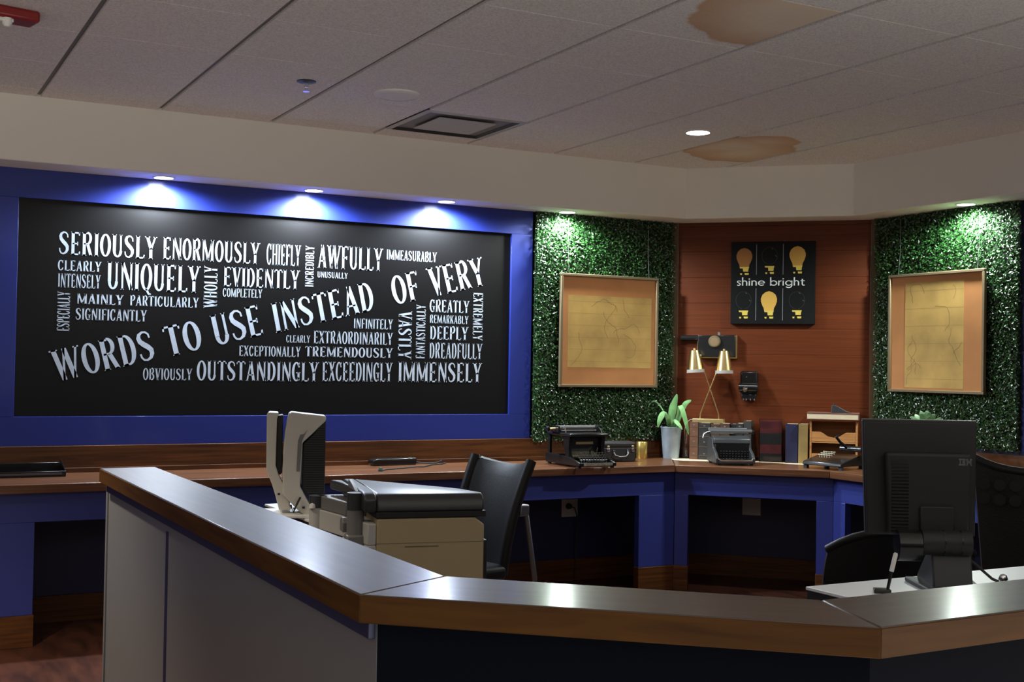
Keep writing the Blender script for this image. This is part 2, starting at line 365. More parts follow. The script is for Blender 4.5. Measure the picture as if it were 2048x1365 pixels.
def glyph(c):
    if c == 'I': return .235, stem(.05)
    if c == 'L': return .44, stem(.05) + hb(.1, .42, 0) + q4((.36, 0), (.42, 0), (.44, .17), (.39, .17))
    if c in 'EF':
        r = stem(.05) + hb(.1, .41, 1 - tt) + q4((.37, .85), (.41, .85), (.42, 1), (.35, 1)) + hb(.1, .33, .47, .06) + q4((.30, .42), (.34, .42), (.34, .58), (.30, .58))
        if c == 'E': r += hb(.1, .42, 0) + q4((.35, 0), (.42, 0), (.44, .16), (.39, .16))
        return (.46 if c == 'E' else .43), r
    if c == 'T': return .47, stem(.168, hi=0) + hb(.0, .47, 1 - tt) + q4((.0, 1), (.06, 1), (.04, .84), (.0, .84)) + q4((.41, 1), (.47, 1), (.47, .84), (.43, .84))
    if c == 'H': return .55, stem(.05) + stem(.365) + hb(.1, .45, .47)
    if c == 'N': return .55, stem(.06, wd=.075) + stem(.425, wd=.075, lo=0) + dg(.40, 0, .03, 1, .14)
    if c == 'M': return .70, stem(.05, wd=.08) + stem(.52, wd=TT) + dg(.30, .05, .05, 1, .12) + dg(.30, .05, .55, 1, .08)
    if c == 'A': return .52, dg(.04, 0, .225, 1, .07) + dg(.36, 0, .19, 1, .14) + hb(.12, .40, .28, .06) + ser(.02, 0) + ser(.36, 0)
    if c == 'V': return .50, dg(.19, 0, .02, 1, .145) + dg(.21, 0, .41, 1, .07) + q4((-.03, .955), (.21, .955), (.21, 1), (-.03, 1)) + q4((.35, .955), (.53, .955), (.53, 1), (.35, 1))
    if c == 'W': return .78, dg(.17, 0, .02, 1, .135) + dg(.19, 0, .35, 1, .065) + dg(.47, 0, .32, 1, .135) + dg(.49, 0, .69, 1, .065) + q4((-.03, .955), (.2, .955), (.2, 1), (-.03, 1)) + q4((.64, .955), (.80, .955), (.80, 1), (.64, 1))
    if c == 'Y': return .50, stem(.18, 0, .48, hi=0) + dg(.18, .42, .01, 1, .14) + dg(.22, .42, .41, 1, .075) + q4((-.03, .955), (.2, .955), (.2, 1), (-.03, 1)) + q4((.36, .955), (.53, .955), (.53, 1), (.36, 1))
    if c == 'X': return .50, dg(.34, 0, .02, 1, .145) + dg(.02, 0, .37, 1, .07) + ser(.02, 0, .04) + ser(.36, 0, .04) + q4((-.02, .955), (.2, .955), (.2, 1), (-.02, 1)) + q4((.33, .955), (.5, .955), (.5, 1), (.33, 1))
    if c == 'K': return .52, stem(.05) + dg(.14, .38, .37, 1, .08) + dg(.37, 0, .17, .58, .14) + ser(.38, 0, .03) + q4((.33, .955), (.52, .955), (.52, 1), (.33, 1))
    if c == 'O': return .50, ell(.25, .5, .18, .465, 0, 360, TT, tt, 32)
    if c == 'Q': return .50, ell(.25, .5, .18, .465, 0, 360, TT, tt, 32) + pl([(.22, .10), (.30, -.02), (.36, -.12), (.46, -.12)], [.05, .09, .08, .03])
    if c in 'CG':
        r = ell(.25, .5, .18, .465, 40, 320, TT, tt, 28) + q4((.36, .72), (.43, .72), (.43, 1.0), (.37, .90))
        if c == 'G': r += stem(.32, .05, .46, .11, lo=0, hi=0) + hb(.24, .48, .42, .05)
        else: r += pl([(.385, .20), (.42, .30)], [.06, .05])
        return .49, r
    if c == 'D': return .51, stem(.05) + pl([(.1, .967), (.22, .965)], tt) + pl([(.1, .033), (.22, .035)], tt) + ell(.22, .5, .20, .467, -90, 90, TT, tt, 18)
    if c == 'U': return .52, stem(.05, .28, 1, lo=0) + stem(.37, .28, 1, .075, lo=0) + ell(.262, .29, .147, .255, 180, 360, .12, tt, 16)
    if c in 'PRB':
        hh = .48 if c != 'B' else .51; cy = (1 + hh) / 2
        r = stem(.05) + hb(.1, .26, 1 - tt) + hb(.1, .26, hh, tt) + ell(.25, cy + .02, .145, cy - hh - .015, -90, 90, .12, tt, 14)
        if c == 'R': r += dg(.35, 0, .20, .50, .135) + ser(.36, 0, .02)
        if c == 'B': r += hb(.1, .26, 0) + ell(.26, .275, .165, .24, -90, 90, TT, tt, 14)
        return (.51 if c != 'P' else .46), r
    if c == 'S': return .48, pl([(.40, .74), (.385, .87), (.31, .95), (.22, .965), (.12, .90), (.085, .79), (.11, .67), (.20, .56), (.30, .46), (.38, .35), (.385, .22), (.33, .10), (.22, .035), (.12, .06), (.065, .15), (.05, .27)],
                           [.05, .055, .06, .07, .10, .125, .145, .16, .16, .145, .125, .10, .065, .06, .055, .05])
    return .3, []
def lettering(word, M, parent, m, name='lettering', th=.0015):
    """M maps glyph units (x along word 0..1, y up 0..1) to a 3D point function"""
    tot, items = 0, []
    for c in word:
        wd, ps = glyph(c); items.append((tot, ps)); tot += wd + .035
    tot -= .035; mb = MB()
    for off, ps in items:
        for p in ps:
            mb.add([M((q.x + off) / tot, q.y) for q in p], [tuple(range(len(p)))])
    o = mb.build(name, m, parent); return o
WORDS = [
('SERIOUSLY',0.152,1.968,0.516,0.000,0.000,0.125),('ENORMOUSLY',0.704,1.972,0.552,0.000,0.000,0.124),('CHIEFLY',1.298,1.972,0.205,0.000,0.000,0.125),
('CLEARLY',0.151,1.881,0.224,0.000,0.000,0.057),('INTENSELY',0.153,1.790,0.220,0.000,0.000,0.076),('UNIQUELY',0.405,1.791,0.508,0.000,0.000,0.151),
('WHOLLY',1.015,1.709,0.000,0.236,-0.078,0.000),('EVIDENTLY',1.048,1.836,0.451,0.000,0.000,0.112),('COMPLETELY',1.046,1.775,0.230,0.000,0.000,0.051),
('ESPECIALLY',0.218,1.555,0.000,0.212,-0.065,0.000),('MAINLY',0.252,1.705,0.244,0.000,0.000,0.056),('PARTICULARLY',0.531,1.705,0.379,0.000,0.000,0.058),
('SIGNIFICANTLY',0.247,1.618,0.376,0.000,0.000,0.064),('OBVIOUSLY',0.610,1.295,0.271,0.000,0.000,0.066),('OUTSTANDINGLY',0.907,1.294,0.720,0.000,0.000,0.114),
('EXCEPTIONALLY',1.147,1.437,0.368,0.000,0.000,0.061),('INCREDIBLY',1.587,1.854,0.000,0.243,-0.053,0.000),('AWFULLY',1.610,1.971,0.413,0.000,0.000,0.138),
('UNUSUALLY',1.609,1.913,0.191,0.000,0.000,0.036),('IMMEASURABLY',2.049,2.044,0.336,0.000,0.000,0.062),('INFINITELY',1.844,1.616,0.254,0.000,0.000,0.062),
('CLEARLY',1.426,1.522,0.146,0.000,0.000,0.044),('EXTRAORDINARILY',1.594,1.520,0.505,0.000,0.000,0.076),('TREMENDOUSLY',1.543,1.441,0.558,0.000,0.000,0.061),
('EXCEEDINGLY',1.651,1.296,0.449,0.000,0.000,0.117),('IMMENSELY',2.139,1.296,0.574,0.000,0.000,0.124),('VASTLY',2.136,1.730,0.000,-0.291,0.090,0.000),
('FANTASTICALLY',2.318,1.441,0.000,0.334,-0.063,0.000),('GREATLY',2.344,1.733,0.274,0.000,0.000,0.079),('REMARKABLY',2.346,1.664,0.268,0.000,0.000,0.052),
('DEEPLY',2.348,1.562,0.265,0.000,0.000,0.085),('DREADFULLY',2.347,1.443,0.368,0.000,0.000,0.100),('EXTREMELY',2.646,1.868,0.000,-0.303,0.070,0.000),
('WORDS',0.160,1.281,0.524,0.131,-0.041,0.164),('TO',0.747,1.425,0.198,0.051,-0.041,0.164),('USE',1.011,1.490,0.284,0.078,-0.042,0.171),
('INSTEAD',1.360,1.576,0.626,0.160,-0.036,0.169),('OF',2.109,1.765,0.181,0.048,-0.042,0.173),('VERY',2.364,1.828,0.376,0.093,-0.047,0.174)]
mural = thing('word_mural', 'large black word mural in a broad blue frame on the left wall', 'wall mural', (0, YW, 0))
# local frame: y = 0 is the face of the blue frame
MB().box(-.08, 2.93,   .019, .0395, 1.07, 2.28).build('panel', black_panel, mural)
fb = [(-.21, 3.062, 2.257, ZS), (-.21, 3.062, .938, 1.095), (-.21, -.053, 1.095, 2.257), (2.908, 3.062, 1.095, 2.257)]
for x0, x1, z0, z1 in fb: MB().box(x0, x1, 0, .038, z0, z1).build('frame_board', blue, mural, bevel=.0015)
for wd, ox, oz, ax, az, bx, bz in WORDS:
    lettering(wd, lambda x, y: (ox + ax * x + bx * y, .0178, oz + az * x + bz * y), mural, white_letter)

# ------------------------------------------------------------------ hedge panels
def hedge(name_label, w0, w1, z0, z1, loc, rz, seed, back):
    t = thing('hedge_panel', name_label, 'hedge panel', loc, rz, 'artificial boxwood hedge panels')
    MB().box(w0 + .01, w1 - .01, -.012, back, z0 + .01, z1 - .004).build('backing', mat('hedge_backing', (.006, .018, .007), .9), t)
    rng = np.random.default_rng(seed); n = int((w1 - w0) * (z1 - z0) * 26000)
    c = np.stack([rng.uniform(w0, w1, n), -rng.uniform(.006, .05, n), rng.uniform(z0, z1, n)], 1)
    nr = np.stack([rng.normal(0, .55, n), -np.ones(n), rng.normal(.25, .55, n)], 1); nr /= np.linalg.norm(nr, axis=1)[:, None]
    d = rng.normal(0, 1, (n, 3)); d -= (d * nr).sum(1)[:, None] * nr; d /= np.linalg.norm(d, axis=1)[:, None]; s = np.cross(nr, d)
    L = rng.uniform(.007, .0115, n)[:, None]; W = L * rng.uniform(.55, .75, n)[:, None]
    v = np.stack([c - d * L, c + s * W * .8 - nr * W * .3 + d * L * .1, c + d * L, c - s * W * .8 - nr * W * .3 + d * L * .1], 1).reshape(-1, 3)
    me = bpy.data.meshes.new('foliage'); me.vertices.add(4 * n); me.vertices.foreach_set('co', v.ravel().astype('f'))
    i = np.arange(n)[:, None] * 4; tri = np.concatenate([i + [0, 1, 2], i + [0, 2, 3]], 1).ravel()
    me.loops.add(6 * n); me.loops.foreach_set('vertex_index', tri.astype('i')); me.polygons.add(2 * n)
    me.polygons.foreach_set('loop_start', np.arange(0, 6 * n, 3, dtype='i')); me.polygons.foreach_set('loop_total', np.full(2 * n, 3, 'i')); me.update(); me.validate()
    me.materials.append(boxwood); o = bpy.data.objects.new('foliage', me); COL.objects.link(o); o.parent = t; return t
hedge('green artificial boxwood hedge panel between the blue frame and the wooden corner', 3.07, 4.165, .915, ZS, (0, YW, 0), 0, 3, .039)
hedge('green artificial boxwood hedge panel right of the wooden corner, behind the black monitor', -.065, 1.062, .955, ZS, (XW, 0, 0), -90, 5, -.001)

# ------------------------------------------------------------------ framed maps
def framed_map(label, loc, rz, w, h, ix0, ix1, iz0, iz1, seed):
    t = thing('framed_map', label, 'framed map', loc, rz, 'old maps on the hedge panels')
    f = .018
    MB().box(0, w, -.022, .0, h - f, h).box(0, w, -.022, 0, 0, f).box(0, f, -.022, 0, f, h - f).box(w - f, w, -.022, 0, f, h - f).build('frame', frame_gilt, t, bevel=.003)
    MB().box(f * .6, w - f * .6, -.008, -.004, f * .6, h - f * .6).build('mount', tan_board, t)
    m = MB().box(ix0, ix1, -.0095, -.0083, iz0, iz1).build('map_sheet', map_m, t)
    rng = random.Random(seed); ln = MB()
    for k in range(9):
        x, z, a = rng.uniform(ix0, ix1), rng.uniform(iz0, iz1), rng.uniform(0, 6.28); pts = []
        for q in range(14):
            x += .02 * math.cos(a); z += .02 * math.sin(a); a += rng.uniform(-.7, .7)
            if not (ix0 + .01 < x < ix1 - .01 and iz0 + .01 < z < iz1 - .01): break
            pts.append((x, z))
        if len(pts) > 3:
            for p in pl(pts, .0022): ln.add([(v.x, -.0099, v.y) for v in p], [(0, 1, 2, 3)])
    for k in range(6):
        z = iz0 + (iz1 - iz0) * (k + .5) / 6; ln.add([(ix0, -.0098, z), (ix1, -.0098, z), (ix1, -.0098, z + .001), (ix0, -.0098, z + .001)], [(0, 1, 2, 3)])
    ln.build('map_lines', map_line, m)
    for x in (.09 * w, .91 * w): MB().tube([(x, -.004, h - .01), (x, .012, h + .14), (x, .014, h + .36)], .0016, 6).build('hanging_wire', steel, t)
    return t
framed_map('gilt framed old map with a wide landscape sheet on the hedge beside the mural', (3.234, .985, 1.273), 0, .772, .745, .062, .722, .13, .604, 2)
framed_map('gilt framed old map with a tall portrait sheet on the hedge above the black monitor', (5.072, -.100, 1.280), -90, .760, .748, .135, .600, .03, .690, 4)

# ------------------------------------------------------------------ corner wall pieces  (local x along the wall, -y into the room)
CORNER = (2.62, 2.62, 0)
s = thing('canvas_sign', 'square black canvas sign with light bulbs reading shine bright on the wooden wall', 'wall sign', CW(2.620, .016, 1.715), -45)
MB().box(0, .558, -.035, 0, 0, .558).build('canvas', mat('canvas_black', (.0055, .0055, .0065), .7, spec=.15), s, bevel=.003)
U = .558 / 1130.  # pixels of the sign close-up to metres
def sp(x, y): return ((x - 110) * U, (1235 - y) * U)
ORG, ORG2, YEL = mat('print_amber', (.50, .27, .045), .6), mat('print_amber_dim', (.30, .12, .022), .6), mat('print_yellow', (.62, .47, .08), .6)
LN, WHT = mat('print_grey_line', (.17, .19, .21), .6), mat('print_white', (.72, .76, .76), .6)
def bulb(cx, top, base, lit, m):
    if lit:
        prof = [(-.0, 0), (-46, 14), (-86, 50), (-106, 105), (-104, 150), (-86, 205), (-68, 240), (-62, 275)]
        k = (base - top) / 275.
        pts = [(cx + x * 1.02, top + y * k) for x, y in prof] + [(cx - x * 1.02, top + y * k) for x, y in reversed(prof[1:])]
        MB().add([(sp(*p)[0], -.0358, sp(*p)[1]) for p in pts], [tuple(range(len(pts)))]).build('bulb_glass', m, s)
    else:
        g = MB()
        for q in ell(cx, top + 130, 104, 118, 100, 440, 3, 2, 30): g.add([(sp(v.x, v.y)[0], -.0358, sp(v.x, v.y)[1]) for v in q], [(0, 1, 2, 3)])
        for (dx, dy) in ((20, 20), (70, 120)): g.add([(sp(cx + dx + a, top + dy + b)[0], -.0358, sp(cx + dx + a, top + dy + b)[1]) for a, b in ((0, 0), (22, 10), (30, 26), (10, 18))], [(0, 1, 2, 3)])
        g.build('bulb_outline', mat('print_dim', (.05, .052, .055), .6), s)
    b = MB()
    for x0, x1, y0, y1 in ((-64, 66, 0, 22), (-20, 58, 22, 66), (-58, -28, 88, 110), (4, 62, 84, 110)):
        b.add([(sp(cx + x, base + y)[0], -.0359, sp(cx + x, base + y)[1]) for x, y in ((x0, y0), (x1, y0), (x1 - 4, y1), (x0 + 6, y1))], [(0, 1, 2, 3)])
    b.build('bulb_cap', YEL, s)
bulb(290, 190, 450, True, ORG2); bulb(630, 170, 440, False, None); bulb(1003, 172, 435, True, ORG)
bulb(285, 780, 1050, False, None); bulb(628, 785, 1050, True, mat('print_amber_bright', (.62, .36, .065), .6)); bulb(1000, 780, 1045, False, None)
for x, y0, y1 in ((455, 140, 560), (812, 140, 560), (452, 745, 1185), (812, 745, 1185)):
    p = [sp(x - 4, y0), sp(x + 4, y0), sp(x + 4, y1), sp(x - 4, y1)]; MB().add([(a, -.0358, b) for a, b in p], [(0, 1, 2, 3)]).build('divider_line', LN, s)
def mono(word):
    wline, res, x = .085, [], 0   # x-height = .5, ascender 1
    for c in word:
        if c == 's': r = pl([(.27, .41), (.22, .47), (.14, .48), (.06, .44), (.05, .36), (.12, .28), (.20, .22), (.25, .13), (.20, .04), (.12, .02), (.03, .07)], wline * .9); adv = .34
        elif c in 'hn': r = pl([(.06, 0), (.06, .84 if c == 'h' else .5)], wline) + ell(.20, .30, .14, .18, 180, 0, wline, wline, 12) + pl([(.34, .30), (.34, 0)], wline); adv = .46
        elif c == 'i': r = pl([(.06, 0), (.06, .5)], wline) + ell(.06, .67, .03, .03, 0, 360, .06, .06, 10); adv = .18
        elif c == 'e': r = ell(.24, .25, .20, .225, 2, 320, wline, wline, 22) + pl([(.05, .25), (.43, .25)], wline * .8); adv = .52
        elif c == 'b': r = pl([(.06, 0), (.06, .84)], wline) + ell(.26, .25, .20, .225, 0, 360, wline, wline, 24); adv = .54
        elif c == 'r': r = pl([(.06, 0), (.06, .5)], wline) + pl([(.06, .3), (.12, .43), (.24, .48)], wline); adv = .30
        elif c == 'g': r = ell(.25, .25, .20, .225, 0, 360, wline, wline, 24) + pl([(.45, .5), (.45, -.02), (.40, -.15), (.28, -.21), (.15, -.19), (.07, -.12)], wline); adv = .56
        elif c == 't': r = pl([(.13, .66), (.13, .12), (.18, .03), (.29, .04)], wline) + pl([(.02, .47), (.29, .47)], wline * .9); adv = .36
        else: r, adv = [], .28
        res.append((x, r)); x += adv
    return x, res
tot, res = mono('shine bright'); k = 925 / tot
for off, r in res:
    if not r: continue
    g = MB()
    for q in r: g.add([(sp(190 + (v.x + off) * k, 0)[0], -.0358, sp(0, 708 - v.y * 135)[1]) for v in q], [(0, 1, 2, 3)])
    g.build('letter', WHT, s)

# antique wall telephone parts
t = thing('wall_phone_mechanism', 'black wall-mounted antique device with a round dial behind the brass lamp', 'wall device', CW(2.285, .016, 1.488), -45)
MB().box(.118, .372, -.05, 0, .0, .148).build('case', black, t, bevel=.004)
MB().box(.110, .380, -.012, 0, -.008, .010).box(.110, .118, -.014, 0, -.008, .15).box(.372, .380, -.014, 0, -.008, .15).build('brass_border', brass, t)
MB().tube([(.0, -.03, .128), (.36, -.03, .132)], .020, 14).build('barrel', black, t, smooth=True)
d = MB().lathe([(.041, 0), (.041, -.012), (.035, -.018), (.0001, -.018)], (.232, -.050, .105), 28, 'y', (True, False)).build('dial', mat('aged_brass', (.13, .09, .045), .6), t, smooth=True)
MB().lathe([(.029, -.0185), (.0001, -.0195)], (.232, -.050, .105), 24, 'y', (False, False)).build('dial_face', mat('dial_paper', (.20, .13, .065), .7), d)
MB().lathe([(.008, 0), (.008, .02), (.004, .024)], (.26, -.045, .148), 10).build('knob', steel, t)
t = thing('wall_bell_box', 'small black wall box with a bright chrome knob right of the brass lamp', 'wall device', CW(2.690, .016, 1.190), -45)
MB().box(.002, .118, -.045, 0, .045, .205).build('back_box', black, t, bevel=.012, seg=3)
MB().tube([(-.004, -.055, .095), (.122, -.055, .095)], .030, 16).build('roller', black, t, smooth=True)
MB().lathe([(.019, 0), (.019, -.02), (.010, -.032), (.0001, -.034)], (.040, -.078, .082), 16, 'y', (True, False)).build('knob', chrome, t, smooth=True)
MB().lathe([(.004, 0), (.004, -.012), (.0001, -.014)], (.045, -.044, .165), 8, 'y').build('screw', chrome, t)
b = MB().box(.010, .110, -.052, -.005, .012, .050).build('foot_bracket', black, t, bevel=.006)
for x in (.026, .044, .072, .098): MB().lathe([(.005, 0), (.0055, .012), (.0001, .016)], (x, -.048, .008), 8).build('stud', chrome, t)

# ------------------------------------------------------------------ wall desk
FY, FC, FX = .44, 4.22, 4.45     # front edges: left y, corner x+y, right x
cz0, cz1 = DESK - .045, DESK
top = thing('desk_worktop', 'long brown wooden worktop running along both walls and across the corner', 'desk top', (0, 0, 0))
ic = FC - FY; rc = FC - FX
def section(poly, ang):
    a = math.radians(ang); M = Matrix.Rotation(-a, 4, 'Z')
    pp = [(M @ Vector((x, y, 0))) for x, y in poly]; o = MB().prism([(p.x, p.y) for p in pp], cz0, cz1, 'xy').build('top_section', desk_w, top, bevel=.004)
    o.rotation_euler.z = a
section([(-4.9, FY), (ic, FY), (4.18, YW - .001), (-4.9, YW - .001)], 0)
section([(ic + .001, FY), (FX, rc + .001), (XW - .001, .115), (4.188, YW - .004)], -45)
section([(FX, rc), (FX, -6), (XW - .001, -6), (XW - .001, .108)], -90)
base = thing('under_desk_cabinet', 'royal blue painted desk base with knee spaces under the wooden worktop', 'cabinet', (0, 0, 0))
def part_box(name, m, org, rz, *a, bevel=.002):
    o = MB().box(*a).build(name, m, base, bevel=bevel); o.location = org; o.rotation_euler.z = math.radians(rz); return o
A0, A1 = .605, cz0
part_box('apron', bluemat, (0, FY + .05, 0), 0, -4.9, ic + .035, 0, .02, A0, A1)
fc = (FC + .07) / R2
def corner_frame(): return (fc / R2, fc / R2, 0)   # local x = u along the corner, y=0 at the base face
u0, u1 = ((ic + .035) - (FY + .05)) / R2 + .003, (FX + .05 - (rc + .02)) / R2
part_box('apron', bluemat, corner_frame(), -45, u0, u1, 0, .02, A0, A1)
part_box('apron', bluemat, (FX + .05, 0, 0), -90, -(rc + .02), 6, 0, .02, A0, A1)
for x0, x1 in ((-.95, -.005), (3.545, ic + .035)):
    part_box('leg_panel', bluemat, (0, FY + .05, 0), 0, x0, x1, .0, .05, .155, A0)
    part_box('toe_board', splash_w, (0, FY + .042, 0), 0, x0 - .004, x1 + .004, .0, .055, 0, .155)
for x0, x1 in ((u0, u0 + .085), (u1 - .10, u1)):
    part_box('leg_panel', bluemat, corner_frame(), -45, x0, x1, .0, .05, .155, A0)
    part_box('toe_board', splash_w, (corner_frame()[0] - .006, corner_frame()[1] - .006, 0), -45, x0 - .004, x1 + .004, .0, .05, 0, .155)
for x0, x1 in ((-(rc + .02), .31), (1.35, 1.45)):
    part_box('leg_panel', bluemat, (FX + .05, 0, 0), -90, x0, x1, 0, .05, .155, A0)
    part_box('toe_board', splash_w, (FX + .042, 0, 0), -90, x0 - .004, x1 + .004, 0, .055, 0, .155)
struct(MB().box(0, 4.19, YW - .015, YW, 0, .14).build('baseboard_left', splash_w))
o = struct(MB().box(2.23, 3.56, -.015, 0, 0, .14).build('baseboard_back', splash_w)); o.location = CORNER; o.rotation_euler.z = -PI / 4
# outlets under the desk
def plate(label, loc, rz, plug, cat='wall outlet'):
    t = thing('wall_outlet' if plug else 'blank_wall_plate', label, cat, loc, rz)
    MB().box(-.062, .062, -.006, 0, -.058, .058).build('plate', lgrey, t, bevel=.003)
    if plug:
        MB().lathe([(.020, -.006), (.016, -.03), (.008, -.036)], (-.012, 0, .012), 12, 'y').build('plug', rubber, t)
        MB().tube([(-.012, -.034, .012), (.01, -.05, .005), (.035, -.04, -.05), (.04, -.03, -.2), (.03, -.02, -.55)], .004, 8).build('cord', rubber, t)
plate('pale wall outlet with a black plug below the desk under the left typewriter', (3.37, YW, .475), 0, True)
plate('blank pale wall plate below the corner desk under the grey typewriter', CW(2.772, 0, .475), -45, False, 'wall plate')

# ------------------------------------------------------------------ reception counter
RZ = 1.067; LT = .042
rec = thing('reception_counter', 'angled reception counter with a dark wood ledge and blue panels in the foreground', 'reception counter', (0, 0, 0))
O0, O1, O2, O3 = (-.108, -1.88), (-.118, -4.146), (.435, -4.638), (4.2, -4.60)
I0, I1, I2, I3 = (.062, -1.88), (.066, -4.052), (.497, -4.455), (4.2, -4.43)
def ledge(poly, ang):
    a = math.radians(ang); M = Matrix.Rotation(-a, 4, 'Z'); pp = [M @ Vector((x, y, 0)) for x, y in poly]
    o = MB().prism([(p.x, p.y) for p in pp], RZ - LT + .004, RZ, 'xy').build('ledge_top', ledge_w, rec, bevel=.003); o.rotation_euler.z = a
ledge([O0, O1, I1, I0], 90); ledge([(O1[0] + .0006, O1[1]), O2, (I2[0], I2[1]), (I1[0] + .0006, I1[1])], -41.7); ledge([(O2[0] + .0006, O2[1]), O3, I3, (I2[0] + .0006, I2[1])], .6)
# solid edge band around the outside of the ledge
def edge(p, q):
    dx, dy = q[0] - p[0], q[1] - p[1]; L = math.hypot(dx, dy); nx, ny = dy / L * .0, -dx / L * .0
    o = MB().box(0, L, -.0012, .012, RZ - LT, RZ - .0015).build('ledge_edge', edge_w, rec, bevel=.001); o.location = (p[0], p[1], 0); o.rotation_euler.z = math.atan2(dy, dx)
edge(O0, O1); edge(O1, O2); edge(O2, O3); edge((I0[0], I0[1]), O0)
def panel(p, q, z0, z1, th, m, name, inset=0):
    dx, dy = q[0] - p[0], q[1] - p[1]; L = math.hypot(dx, dy)
    o = MB().box(0, L, inset, inset + th, z0, z1).build(name, m, rec, bevel=.0015); o.location = (p[0], p[1], 0); o.rotation_euler.z = math.atan2(dy, dx); return o
P0, P1, P2, P3 = (-.078, -1.865), (-.086, -4.136), (.447, -4.605), (4.2, -4.565)
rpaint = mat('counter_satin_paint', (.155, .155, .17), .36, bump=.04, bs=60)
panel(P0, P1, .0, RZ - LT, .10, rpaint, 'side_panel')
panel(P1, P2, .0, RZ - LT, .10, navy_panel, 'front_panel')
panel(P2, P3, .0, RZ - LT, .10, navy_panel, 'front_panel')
panel((.035, -1.855), (-.083, -1.855), .0, RZ - LT, .02, rpaint, 'end_cap')
panel((-.0785, -1.90), (-.085, -4.128), RZ - LT - .03, RZ - LT - .002, .012, dkblue, 'under_ledge_strip', -.012)  # dark blue strip along the side panel, just below the ledge
panel((-.081, -2.70), (-.081, -2.727), .0, .975, .006, mat('groove_blue', (.006, .008, .05), .5), 'panel_seam', -.0015)

# inner white tables
def table(label, x0, x1, y0, y1, legs):
    t = thing('staff_table', label, 'table', (x0, y0, 0))
    w_, d_ = x1 - x0, y1 - y0
    MB().box(0, w_, 0, d_, DESK - .010, DESK).build('table_top', laminate, t, bevel=.002)
    MB().box(.003, w_ - .003, .003, d_ - .003, DESK - .07, DESK - .010).build('apron', blackm, t)
    for x in (.04, w_ - .04):
        for y in (.04, d_ - .04): MB().box(x - .02, x + .02, y - .02, y + .02, 0, DESK - .07).build('leg', blackm, t)
    return t
table('white topped table behind the counter carrying the grey two-part monitor', .775, 1.33, -1.375, -.72, 4)
table('white topped table behind the counter carrying the black monitor', 1.605, 2.75, -4.00, -3.19, 4)

# ------------------------------------------------------------------ things on the wall desk
Z0 = DESK
def key_part(parent, pts, r, ring, face, seedkey=[None]):
    """round key: cap on a stem; copies share their meshes"""
    first = None
    for (x, y, z) in pts:
        if first is None:
            k = MB().lathe([(r * .35, -.016), (r * .35, -.003), (r, -.002), (r, .001), (r * .8, .002)], n=10).build('key', ring, parent)
            f = MB().lathe([(r * .78, .0022), (.0001, .0024)], n=10, cap=(False, False)).build('key_face', face, k); first = (k, f)
        else:
            k = first[0].copy(); COL.objects.link(k); f = first[1].copy(); COL.objects.link(f); f.parent = k
        k.location = (x, y, z)
keyface = mat('key_face', (.10, .095, .08), .3); keycream = mat('key_cream', (.62, .57, .45), .4)
# old upright typewriter
t = thing('typewriter', 'tall black antique typewriter with open sides left of the small black case', 'typewriter', (3.165, .375, Z0), -1.5)
hw = .128
fr = MB()
for sx in (-1, 1):
    x0, x1 = (sx * hw - .014, sx * hw + .002) if sx > 0 else (sx * hw - .002, sx * hw + .014)
    fr.prism([(0, .012), (0, .034), (.13, .062), (.40, .072), (.43, .072), (.43, .012)], x0, x1, 'yz')
fr.box(-hw, hw, 0, .03, .012, .034).box(-hw, hw, .40, .43, .012, .06).box(-hw, hw, .13, .40, .012, .02)
fr.build('base_frame', black, t, bevel=.004)
for sx in (-1, 1):
    for y in (.03, .40): MB().lathe([(.012, 0), (.014, .012)], (sx * (hw - .012), y, 0), 12).build('foot', rubber, t)
for sx in (-1, 1):
    MB().box(sx * (hw - .02) - .009, sx * (hw - .02) + .009, .40, .425, .06, .185).build('rear_post', black, t, bevel=.003)
    MB().prism([(.135, .05), (.175, .05), (.20, .12), (.215, .188), (.13, .188), (.14, .12)], sx * (hw - .012) - .012, sx * (hw - .012) + .012, 'yz').build('front_post', black, t, bevel=.003)
MB().prism([(-hw - .012, .12), (-hw - .004, .10), (hw + .004, .10), (hw + .012, .12), (hw + .012, .40), (hw - .02, .43), (-hw + .02, .43), (-hw - .012, .40)], .186, .205, 'xy').build('top_plate', black, t, bevel=.006)
MB().box(-.10, .10, .17, .185, .06, .186).build('front_plate', blackm, t)
MB().box(-.06, .06, .166, .171, .135, .150).build('name_bar', brassl, t)
MB().prism([(.145, .05), (.19, .11), (.19, .118), (.145, .06)], -.095, .095, 'yz').build('type_basket', mat('basket_bronze', (.07, .06, .03), .4, .6), t)
MB().tube([(-.145, .27, .228), (.135, .27, .228)], .019, 20).build('platen', mat('platen_rubber', (.075, .075, .08), .5), t, smooth=True)
ca = MB().box(-.15, -.138, .23, .32, .205, .245).box(.126, .138, .23, .32, .205, .245).box(-.15, .138, .30, .33, .205, .222)
ca.build('carriage', black, t, bevel=.003)
MB().tube([(-.13, .235, .215), (.12, .235, .215)], .0055, 10).tube([(-.12, .245, .236), (.12, .245, .236)], .003, 8).build('chrome_rail', chrome, t, smooth=True)
MB().tube([(-.195, .27, .226), (-.15, .27, .226)], .0085, 12).build('platen_shaft', brassl, t, smooth=True)
for x0, x1 in ((-.215, -.192), (.14, .162)): MB().lathe([(.012, x0), (.016, x0 + .004), (.016, x1 - .004), (.012, x1)], (0, .27, .228), 16, 'x').build('platen_knob', black, t, smooth=True)
MB().tube([(.135, .24, .235), (.152, .235, .225), (.160, .225, .195), (.158, .215, .17)], .004, 8).build('return_lever', chrome, t, smooth=True)
MB().tube([(-.14, .26, .235), (-.14, .262, .275)], .0025, 6).tube([(-.105, .25, .225), (-.10, .235, .24), (-.10, .225, .20)], .004, 8).build('paper_guide', chrome, t, smooth=True)
